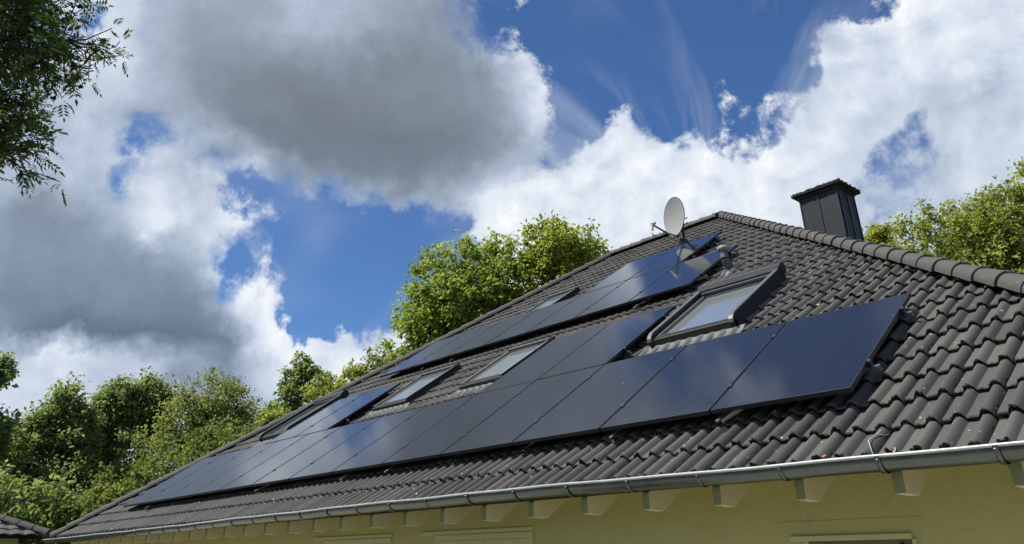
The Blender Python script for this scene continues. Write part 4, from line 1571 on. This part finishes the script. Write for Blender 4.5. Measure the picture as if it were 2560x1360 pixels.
def tree(name, label, base, lobes, clumps, per, leaf, mat, seed, trunk_r=0.2, twig_len=0.55, spread=0.5, cat='tree', group=None,
         shell=2.0, droop=0.25, bare=0, top=None, far=1.0, jit=0.42):
    """trunk and limbs grown to clumps of leafy twigs spread through uneven crown lobes (given in world space)"""
    rng = np.random.default_rng(seed)
    base = np.array(base, float)
    if far != 1.0:
        eye = np.array([2.4852, -5.2522, Z0 - 0.9942])
        base = np.append(eye[:2] + (base[:2] - eye[:2]) * far, 0.0)
        lobes = [tuple(eye + (np.array(l[:3]) - eye) * far) + tuple(np.array(l[3:6]) * far) + (l[6],) for l in lobes]
        leaf, trunk_r, twig_len = leaf * far, trunk_r * far, twig_len * far
    w = np.array([l[6] for l in lobes], float)
    w /= w.sum()
    tips, out = [], []
    k6 = rng.normal(0, 1, (9, 3))
    ph6 = rng.uniform(0, 6.28, 9)
    for _ in range(clumps):
        l = lobes[rng.choice(len(lobes), p=w)]
        d = rng.normal(0, 1, 3)
        d /= np.linalg.norm(d)
        bulge = 1 + 0.20 * np.sin(k6 @ d * 2.6 + ph6).sum() / 2.2
        r = rng.uniform(0, 1) ** (1 / (1.0 + shell)) * bulge
        tips.append(np.array(l[0:3]) + d * np.array(l[3:6]) * r)
        out.append(d)
    tips = np.array(tips)
    out = np.array(out)
    crown_c = (np.array([l[0:3] for l in lobes]) * w[:, None]).sum(0)
    tp = np.array(top) if top is not None else base * 0.12 + crown_c * 0.88
    nodes, par, rad = skeleton(tips, base, tp, rng, trunk_r)
    root = empty(name, Vector(base))
    tag(root, label, cat, group)
    b = MB()
    limb_mesh(b, nodes - base, par, rad)
    tb = b.build('trunk', BARK, root, smooth=True)
    # twigs with leaves
    nl = clumps * per
    ci = np.repeat(np.arange(clumps), per)
    size = rng.uniform(0.65, 1.35, clumps)[ci]
    twd = unit(out[ci] * 0.55 + rng.normal(0, spread, (nl, 3)) + np.array([0, 0, 0.30]))
    t = rng.uniform(0.05, 1.0, nl)
    pos = tips[ci] + twd * (t * twig_len * size)[:, None] + rng.normal(0, 0.06, (nl, 3)) * twig_len
    axis = twd * 0.6 + rng.normal(0, 0.65, (nl, 3)) + np.array([0, 0, -droop])
    nrm = np.array([-0.18, -0.34, 0.9]) + rng.normal(0, jit * 1.3, (nl, 3)) + twd * 0.25
    ln = leaf * np.clip(rng.lognormal(-0.05, 0.32, nl), 0.45, 1.8)
    V, F = leaf_quads(pos - base, axis, nrm, ln, ln * rng.uniform(0.62, 0.85, nl))
    tone = np.clip(0.5 + 0.24 * rng.normal(0, 1, clumps)[ci] + 0.14 * rng.normal(0, 1, nl), 0, 1)
    tone = np.repeat(tone, 2)
    me = quad_mesh('crown', V, F, [mat], tone)
    link('crown', me, root)
    if bare:
        # bare upper twigs that still carry last year's seed clusters
        b = MB()
        pv, pa, pn, pl = [], [], [], []
        idx = rng.choice(clumps, bare)
        zs = np.argsort(-tips[:, 2])[:max(bare, 6)]
        for q in range(bare):
            tip = tips[zs[q % len(zs)]]
            d = unit(out[zs[q % len(zs)]] * 0.5 + np.array([0, 0, 0.9]) + rng.normal(0, 0.25, 3))
            L = rng.uniform(0.8, 1.7)
            pts = [tip + d * L * s + rng.normal(0, 0.04, 3) - np.array([0, 0, 0.0]) for s in np.linspace(0, 1, 5)]
            b.tube(np.array(pts) - base, np.linspace(0.016, 0.007, 5), 4, 0, False)
            for _ in range(rng.integers(5, 12)):
                s = rng.uniform(0.35, 1.0)
                p = tip + d * L * s + rng.normal(0, 0.09, 3)
                pv.append(p - base); pa.append(rng.normal(0, 1, 3)); pn.append(rng.normal(0, 1, 3)); pl.append(rng.uniform(0.06, 0.12))
        b.build('bare_twigs', BARK, root)
        pl = np.array(pl)
        V, F = leaf_quads(np.array(pv), np.array(pa), np.array(pn), pl, pl * 0.8)
        me = quad_mesh('seed_clusters', V, F, [LEAF['pod']], np.repeat(rng.uniform(0, 1, len(pl)), 2))
        tag(link('seed_clusters', me, root), None, kind='stuff')
    return root


GT = 'trees behind the house'
# far left row of maples and the sparse tree, beyond the left end of the house
tree('maple_tree', 'dark maple cut by the left picture edge, its topmost spray standing free against the cloud', (-31.5, -1.4, 0),
     [(-31.4, -1.5, 5.3, 2.0, 2.0, 2.0, 2), (-31.1, -0.3, 5.9, 0.8, 0.8, 0.8, 0.7), (-31.2, -0.50, 8.15, 0.3, 0.33, 0.32, 0.2), (-31.2, -1.2, 7.3, 0.4, 0.5, 0.7, 0.25), (-31.0, -0.6, 3.6, 1.6, 1.6, 1.6, 1)],
     380, 64, 0.135, LEAF['maple'], 31, 0.22, 0.6, far=1.6, group=GT)
tree('maple_tree', 'slim dark maple, second from the left picture edge, with a narrow pointed top', (-32.6, 2.9, 0),
     [(-32.6, 2.6, 4.5, 1.6, 1.4, 1.8, 1.8), (-32.5, 2.3, 6.9, 0.4, 0.38, 1.05, 0.8), (-32.5, 3.2, 6.3, 0.4, 0.36, 0.9, 0.6), (-32.5, 1.5, 6.1, 0.4, 0.36, 0.8, 0.5), (-32.5, 2.8, 6.5, 0.36, 0.3, 0.8, 0.5), (-32.3, 2.8, 2.6, 1.6, 1.6, 1.6, 1), (-32.6, 1.2, 5.0, 1.1, 1.1, 1.3, 0.9)],
     430, 64, 0.135, LEAF['maple'], 32, 0.20, 0.6, far=1.6, group=GT)
tree('maple_tree', 'broad dark maple with several upright pointed tops, left of the sparse light green tree', (-33.8, 5.7, 0),
     [(-33.8, 5.1, 4.7, 2.2, 1.6, 1.9, 2.6), (-33.8, 3.9, 6.9, 0.4, 0.36, 1.0, 0.6), (-33.8, 4.55, 7.75, 0.36, 0.30, 0.95, 0.6), (-33.9, 5.25, 7.4, 0.36, 0.28, 1.0, 0.6), (-33.9, 5.85, 8.0, 0.36, 0.28, 1.0, 0.6), (-33.9, 6.5, 7.7, 0.36, 0.30, 1.0, 0.6), (-33.5, 5.2, 2.8, 2.2, 2.2, 1.8, 1.2), (-33.9, 3.6, 4.9, 1.4, 1.1, 1.5, 1.1)],
     760, 64, 0.135, LEAF['maple'], 33, 0.26, 0.6, far=1.6, group=GT)
tree('sparse_tree', 'light green tree with bare twigs and brown seed clusters sticking out of its top', (-31.0, 7.7, 0),
     [(-31.1, 7.6, 6.5, 1.7, 1.45, 1.7, 2), (-30.8, 8.7, 7.0, 1.0, 1.0, 1.3, 0.9), (-31.3, 6.7, 6.7, 1.0, 0.9, 1.4, 0.9), (-31.0, 7.8, 8.1, 1.0, 1.15, 0.8, 0.6)],
     430, 46, 0.105, LEAF['grey'], 34, 0.22, 0.6, 0.6, far=1.6, group=GT, bare=60)
tree('shrub', 'fresh light green bush sloping down to the left end of the roof hip', (-26.6, 5.5, 0),
     [(-26.7, 3.0, 3.2, 1.3, 1.2, 1.2, 1), (-26.7, 4.4, 3.75, 1.5, 1.4, 1.5, 1.4), (-26.6, 5.8, 4.4, 1.5, 1.5, 1.6, 1.6), (-26.5, 7.3, 4.9, 1.4, 1.5, 1.3, 1.3), (-26.4, 8.5, 5.2, 1.0, 1.0, 0.9, 0.7), (-26.7, 5.2, 2.0, 1.6, 2.6, 1.5, 1.2)],
     520, 60, 0.105, LEAF['bush'], 35, 0.14, 0.5, cat='bush', group=GT)
tree('shrub', 'dark green bush at the left picture edge, in front of the maples', (-27.6, 0.0, 0),
     [(-27.6, -0.6, 3.2, 1.5, 1.7, 1.4, 1.2), (-27.4, 1.3, 2.8, 1.4, 1.4, 1.3, 1), (-27.3, 2.6, 2.1, 1.1, 1.2, 1.2, 0.8), (-27.3, 0.0, 1.6, 1.7, 2.4, 1.3, 1)],
     260, 60, 0.15, LEAF['maple'], 36, 0.14, 0.55, cat='bush', group=GT)
tree('pine_tree', 'small dark conifer far behind, just left of the young sycamore', (-41.4, 14.4, 0),
     [(-41.4, 14.2, 7.2, 1.5, 1.6, 1.5, 1), (-41.2, 15.2, 7.8, 1.1, 1.1, 0.9, 0.6), (-41.4, 14.5, 4.6, 1.8, 2.0, 2.0, 0.8)],
     240, 60, 0.13, LEAF['dark'], 37, 0.2, 0.5, far=1.6, group=GT)
tree('young_sycamore', 'slender dark young tree with upright leafy shoots behind the far shuttered roof window', (-27.9, 9.95, 0),
     [(-27.95, 9.55, 8.0, 0.42, 0.45, 1.15, 1), (-27.9, 10.1, 8.7, 0.38, 0.38, 0.90, 1), (-27.8, 10.75, 8.3, 0.33, 0.30, 0.85, 0.7), (-28.0, 9.1, 7.2, 0.4, 0.45, 0.7, 0.6), (-27.9, 10.0, 6.6, 0.8, 0.95, 0.9, 1), (-27.9, 9.9, 4.6, 0.9, 1.0, 1.6, 0.8)],
     150, 52, 0.15, LEAF['maple'], 38, 0.10, 0.36, 0.5, group=GT)
tree('young_sycamore', 'low round green treetop just right of the dark conifer, touching the hip', (-25.6, 8.2, 0),
     [(-25.6, 7.85, 6.35, 0.42, 0.42, 0.42, 1), (-25.6, 8.7, 6.5, 0.42, 0.42, 0.36, 0.8), (-25.6, 8.3, 5.2, 0.8, 0.9, 0.8, 0.6)],
     70, 50, 0.12, LEAF['light'], 39, 0.08, 0.32, group=GT)
tree('leafy_tree', 'green treetop leaning over the hip, right of the slender dark young tree', (-24.0, 9.6, 0),
     [(-24.0, 9.3, 7.2, 0.8, 0.8, 0.55, 1), (-24.0, 10.15, 7.85, 0.8, 0.7, 0.42, 1), (-24.0, 9.6, 5.8, 1.0, 1.1, 0.9, 0.7)],
     110, 55, 0.12, LEAF['light'], 40, 0.10, 0.4, group=GT)
tree('leafy_tree', 'thin upright twigs with few leaves peeping over the hip, left of the big bright tree', (-23.1, 10.9, 0),
     [(-23.1, 10.35, 8.2, 0.35, 0.35, 0.55, 1), (-23.1, 10.95, 8.55, 0.3, 0.3, 0.62, 1), (-23.1, 11.4, 8.5, 0.3, 0.3, 0.35, 0.6), (-23.0, 10.8, 7.0, 0.7, 0.9, 0.6, 0.7)],
     70, 30, 0.11, LEAF['grey'], 41, 0.07, 0.36, group=GT)
# the big pair in the middle
tree('broadleaf_tree', 'big bright green round tree behind the roof, left one of the large pair', (-25.4, 17.2, 0),
     [(-25.6, 16.6, 12.85, 2.4, 2.4, 2.5, 3), (-25.0, 18.0, 13.85, 1.9, 1.9, 1.7, 1.4), (-26.3, 15.5, 10.9, 1.7, 1.6, 1.9, 1.5), (-26.5, 14.7, 9.2, 1.2, 1.1, 1.0, 0.8), (-25.2, 18.6, 11.25, 2.3, 2.3, 2.2, 1.4), (-25.4, 16.8, 8.85, 2.2, 2.4, 1.6, 0.9)],
     620, 60, 0.18, LEAF['bright'], 42, 0.28, 0.6, group=GT)
tree('broadleaf_tree', 'taller yellow green airy tree behind the roof, right one of the large pair', (-22.6, 20.4, 0),
     [(-22.9, 19.9, 14.75, 1.6, 1.6, 1.4, 1.4), (-22.3, 20.9, 14.75, 1.4, 1.5, 1.5, 1.2), (-21.8, 21.8, 13.85, 1.2, 1.2, 1.2, 0.9), (-23.0, 19.8, 12.55, 1.9, 1.8, 1.7, 1.4), (-21.8, 21.8, 12.35, 1.7, 1.7, 1.5, 1.2), (-21.3, 22.5, 12.75, 0.8, 0.8, 0.8, 0.5), (-22.4, 20.6, 10.35, 2.2, 2.2, 1.5, 0.8)],
     470, 52, 0.18, LEAF['yellow'], 43, 0.22, 0.6, 0.55, group=GT)
# right hand side
tree('broadleaf_tree', 'large green tree at the right picture edge behind the hip', (-4.8, 23.4, 0),
     [(-5.9, 22.8, 10.7, 1.9, 1.8, 1.9, 2), (-4.3, 23.5, 11.0, 1.8, 1.9, 1.7, 2), (-2.2, 23.9, 9.2, 2.0, 1.9, 1.7, 1.6), (-7.0, 22.2, 9.8, 1.1, 1.1, 1.0, 0.8), (-4.6, 23.3, 9.2, 2.7, 2.2, 1.8, 1.6), (-1.6, 24.0, 8.8, 2.2, 2.0, 1.8, 1.2), (-3.6, 23.5, 12.8, 0.4, 0.4, 0.55, 0.2)],
     1150, 66, 0.118, LEAF['light'], 44, 0.26, 0.55, group=GT)
tree('young_sycamore', 'small yellow green tree half hidden behind the chimney', (-10.0, 24.6, 0),
     [(-9.25, 24.7, 12.9, 0.48, 0.5, 0.62, 1), (-11.0, 24.0, 13.0, 0.9, 0.5, 0.55, 0.9), (-10.2, 24.4, 12.0, 1.2, 1.0, 1.0, 0.8)],
     90, 52, 0.13, LEAF['yellow'], 45, 0.10, 0.36, group=GT)

# ------------------------------------------------------------------ ash bough overhead at the left
ar = np.random.default_rng(9)
A0 = np.array([-7.0, -7.6, 0.0])
ash = empty('ash_tree', Vector(A0))
tag(ash, 'dark ash boughs with feathery leaves and brown seed clumps at the top left corner', 'tree')


def ap(az, el, dist):
    """a point of the bough, given by compass angle, elevation and distance from where the path passes"""
    a, e = math.radians(az), math.radians(el)
    return np.array([2.4852 - math.sin(a) * dist, -5.2522 + math.cos(a) * dist, Z0 - 0.9942 + math.tan(e) * dist])


b = MB()
trunk = [A0, A0 + (0.05, 0.1, 2.0), A0 + (0.0, 0.15, 3.6), A0 + (0.1, 0.3, 5.2), A0 + (0.1, 0.4, 6.6), A0 + (0.2, 0.6, 8.0)]
b.tube(np.array(trunk) - A0, [0.26, 0.22, 0.19, 0.15, 0.10, 0.05], 12)
bough_paths = [
    [(trunk[4]), ap(95, 34.6, 8.4), ap(90.5, 32.8, 8.1), ap(87.5, 31.6, 8.0), ap(84.8, 31.0, 7.9), ap(82.6, 31.2, 7.9)],
    [(trunk[3]), ap(95, 32.0, 8.3), ap(90, 31.2, 8.0), ap(87.0, 30.2, 7.9), ap(85.0, 29.2, 7.8)],
    [(trunk[3]), ap(95, 28.5, 8.2), ap(90.0, 27.6, 8.0), ap(87.6, 26.6, 7.9), ap(86.2, 26.0, 7.8)],
    [(trunk[2]), ap(94, 27.0, 8.2), ap(89.8, 25.4, 8.0), ap(87.2, 24.2, 7.9), ap(85.0, 23.4, 7.8)],
    [(trunk[4]), ap(94, 37.0, 8.3), ap(89.8, 36.0, 8.1), ap(87.0, 35.2, 8.0), ap(85.6, 34.8, 8.0)],
    [(trunk[4]), ap(94, 33.6, 8.9), ap(90, 34.2, 8.8), ap(87.8, 33.6, 8.7), ap(86.2, 32.8, 8.6)],
    [(trunk[3]), ap(94, 29.4, 8.8), ap(90.4, 29.4, 8.7), ap(88.2, 28.4, 8.6), ap(87.0, 27.6, 8.5)],
    [(trunk[2]), ap(94, 25.6, 8.0), ap(90.4, 24.4, 7.8), ap(88.2, 23.2, 7.7), ap(86.6, 22.6, 7.6)],
    [(trunk[3]), ap(94, 27.4, 9.0), ap(90.4, 26.6, 8.9), ap(88.4, 25.4, 8.8), ap(87.0, 24.8, 8.7)],
]
LP, LA, PODS = [], [], []


def curve(pts, n):
    pts = np.array(pts)
    t = np.linspace(0, len(pts) - 1, n)
    i = np.clip(t.astype(int), 0, len(pts) - 2)
    f = (t - i)[:, None]
    p0 = pts[np.maximum(i - 1, 0)]; p1 = pts[i]; p2 = pts[i + 1]; p3 = pts[np.minimum(i + 2, len(pts) - 1)]
    return 0.5 * (2 * p1 + (p2 - p0) * f + (2 * p0 - 5 * p1 + 4 * p2 - p3) * f ** 2 + (3 * p1 - p0 - 3 * p2 + p3) * f ** 3)


def grow(p, d, L, r, depth):
    n = max(4, int(L / 0.06))
    pts = [p]
    dd = d.copy()
    for _ in range(n):
        dd = unit(dd + ar.normal(0, 0.16, 3) + np.array([0, 0, 0.035]))
        pts.append(pts[-1] + dd * L / n)
    b.tube(np.array(pts) - A0, np.linspace(r, max(0.0042, r * 0.4), n + 1), 5 if r < 0.012 else 7, 0, False)
    for i in range(2, n + 1):
        if depth <= 1 and ar.random() < (0.55 if i < n else 1.0):
            for _ in range(2 if i == n else 1):
                LP.append(pts[i]); LA.append(unit(dd * 0.5 + ar.normal(0, 0.6, 3) + np.array([0, 0, -0.1])))
        if depth <= 1 and ar.random() < 0.10:
            PODS.append(pts[i] + np.array([0, 0, -0.05]) + ar.normal(0, 0.03, 3))
        if depth > 0 and ar.random() < (0.36 if depth > 1 else 0.22):
            grow(pts[i], unit(dd * 0.6 + ar.normal(0, 0.6, 3)), L * ar.uniform(0.4, 0.7), r * 0.55, depth - 1)


for path in bough_paths:
    C = curve(path, 34)
    b.tube(C - A0, np.linspace(0.055, 0.005, 34), 8, 0, False)
    for i in range(26, 34):
        for _ in range(2):
            LP.append(C[i]); LA.append(unit((C[33] - C[30]) * 2.0 + ar.normal(0, 0.5, 3)))
    for i in range(7, 34):
        for _ in range(2 + (ar.random() < 0.15)):
            d = unit((C[min(i + 1, 33)] - C[i - 1]) * 1.0 + ar.normal(0, 0.12, 3))
            d = unit(d * 0.6 + ar.normal(0, 0.6, 3) + np.array([0, 0, -0.05]))
            grow(C[i], d, ar.uniform(0.18, 0.46), 0.010, 1 + (ar.random() < 0.3))
b.build('trunk', BARK, ash, smooth=True)
LP = np.array(LP)
LA = np.array(LA)
# pinnate leaves: a stalk with pairs of leaflets
NLF = 9
pp, pa, pn, pl = [], [], [], []
rb = MB()
for p, a in zip(LP, LA):
    L = ar.uniform(0.13, 0.22)
    nn = unit(np.array([0, 0, 1.0]) + ar.normal(0, 0.35, 3))
    s = unit(np.cross(nn, a))
    sag_ = np.array([0, 0, -1.0])
    for q in range(NLF):
        t = 0.25 + 0.75 * (q // 2 + 1) / (NLF // 2 + 1)
        base_ = p + a * L * t + sag_ * L * 0.18 * t * t
        if q == NLF - 1:
            da = a * 0.9 + sag_ * 0.25
        else:
            da = s * (1 if q % 2 else -1) + a * 0.5 + sag_ * 0.1
        pp.append(base_); pa.append(da); pn.append(nn + ar.normal(0, 0.2, 3)); pl.append(L * ar.uniform(0.30, 0.42))
pl = np.array(pl)
V, F = leaf_quads(np.array(pp) - A0, np.array(pa), np.array(pn), pl, pl * 0.36, 0.1)
me = quad_mesh('foliage', V, F, [LEAF['ash']], np.repeat(np.clip(ar.normal(0.5, 0.25, len(pl)), 0, 1), 2))
link('foliage', me, ash)
b = MB()
for p in PODS:
    for _ in range(3):
        blob(b, p - A0 + ar.normal(0, 0.014, 3), ar.uniform(0.012, 0.024, 3), 0, ar)
b.build('seed_clumps', MAT['podm'] if 'podm' in MAT else MAT['moss'], ash, smooth=True)

# ------------------------------------------------------------------ neighbour's roof at the lower left
nb = empty('neighbour_house', (-23.2, -3.45, 0))
tag(nb, "grey tiled roof corner of the neighbouring house at the lower left edge of the picture", 'house')
NBP = math.radians(21)
nw, nz = 2.8, 2.55
XE, YE = -20.4, 0.05
V, F, T = [], [], []
base_i = 0
nr = np.random.default_rng(14)
cx = XE - nw
cyy = YE - nw
for side in range(2):
    for k_ in range(16):
        v0 = k_ * 0.34
        half = nw - v0 * math.cos(NBP)
        m = int(2 * half / 0.3)
        for j in range(m):
            xs = np.linspace(j * 0.3 - half, (j + 1) * 0.3 - half, 7)
            hgt = 0.03 * (0.5 - 0.5 * np.cos((xs + half) / 0.3 * 2 * math.pi)) ** 0.7
            tone = nr.uniform(0.3, 1.0)
            for (dv, dn) in ((0.0, -0.03), (0.0, 0.0), (0.36, -0.028)):
                dist = nw - (v0 + dv) * math.cos(NBP)
                z = nz + (v0 + dv) * math.sin(NBP) + (hgt + dn + 0.03) * math.cos(NBP)
                if side == 0:
                    P = np.stack([np.full_like(xs, cx + dist), cyy + xs, z], 1)
                else:
                    P = np.stack([cx - xs, np.full_like(xs, cyy + dist), z], 1)
                V.append(P)
            for r in range(2):
                a = base_i + r * 7 + np.arange(6)
                F.append(np.stack([a, a + 1, a + 8, a + 7], 1))
                T.append(np.full(6, tone))
            base_i += 21
me = quad_mesh('roof', np.concatenate(V) - np.array([-23.2, -3.45, 0]), np.concatenate(F), [MAT['tile']], np.concatenate(T), None, True)
me.set_sharp_from_angle(angle=math.radians(50))
nroof = link('roof', me, nb)
b = MB()
apex = np.array([cx, cyy, nz + nw * math.tan(NBP)])
cn = [np.array([cx + sx * nw, cyy + sy * nw, nz]) for sx, sy in ((1, 1), (-1, 1), (-1, -1), (1, -1))]
off = np.array([-23.2, -3.45, 0])
for i in range(4):
    p, q = cn[i] - off, cn[(i + 1) % 4] - off
    b.add([p - (0, 0, 0.03), q - (0, 0, 0.03), apex - off - (0, 0, 0.03)], [(0, 1, 2)])
b.add([c - off - np.array((0, 0, 0.05)) for c in cn], [(0, 1, 2, 3)])
b.build('roof_boards', MAT['darkwood'], nb)
b = MB()
for c in cn:
    d = (apex - c)
    L = np.linalg.norm(d)
    n = int(L / 0.4)
    for i in range(n):
        p = c + d * (i / n) - off + (0, 0, 0.035)
        q = c + d * ((i + 1.12) / n) - off + (0, 0, 0.05)
        b.tube([p, q], [0.115, 0.09], 9)
o = b.build('hip_caps', MAT['tile'], nroof, smooth=True, autosmooth=50)
b = MB()
b.box((cx - nw + 0.5 + 23.2, cyy - nw + 0.5 + 3.45, -0.1), (cx + nw - 0.5 + 23.2, cyy + nw - 0.5 + 3.45, nz - 0.05))
b.build('wall', MAT['stucco'], nb)
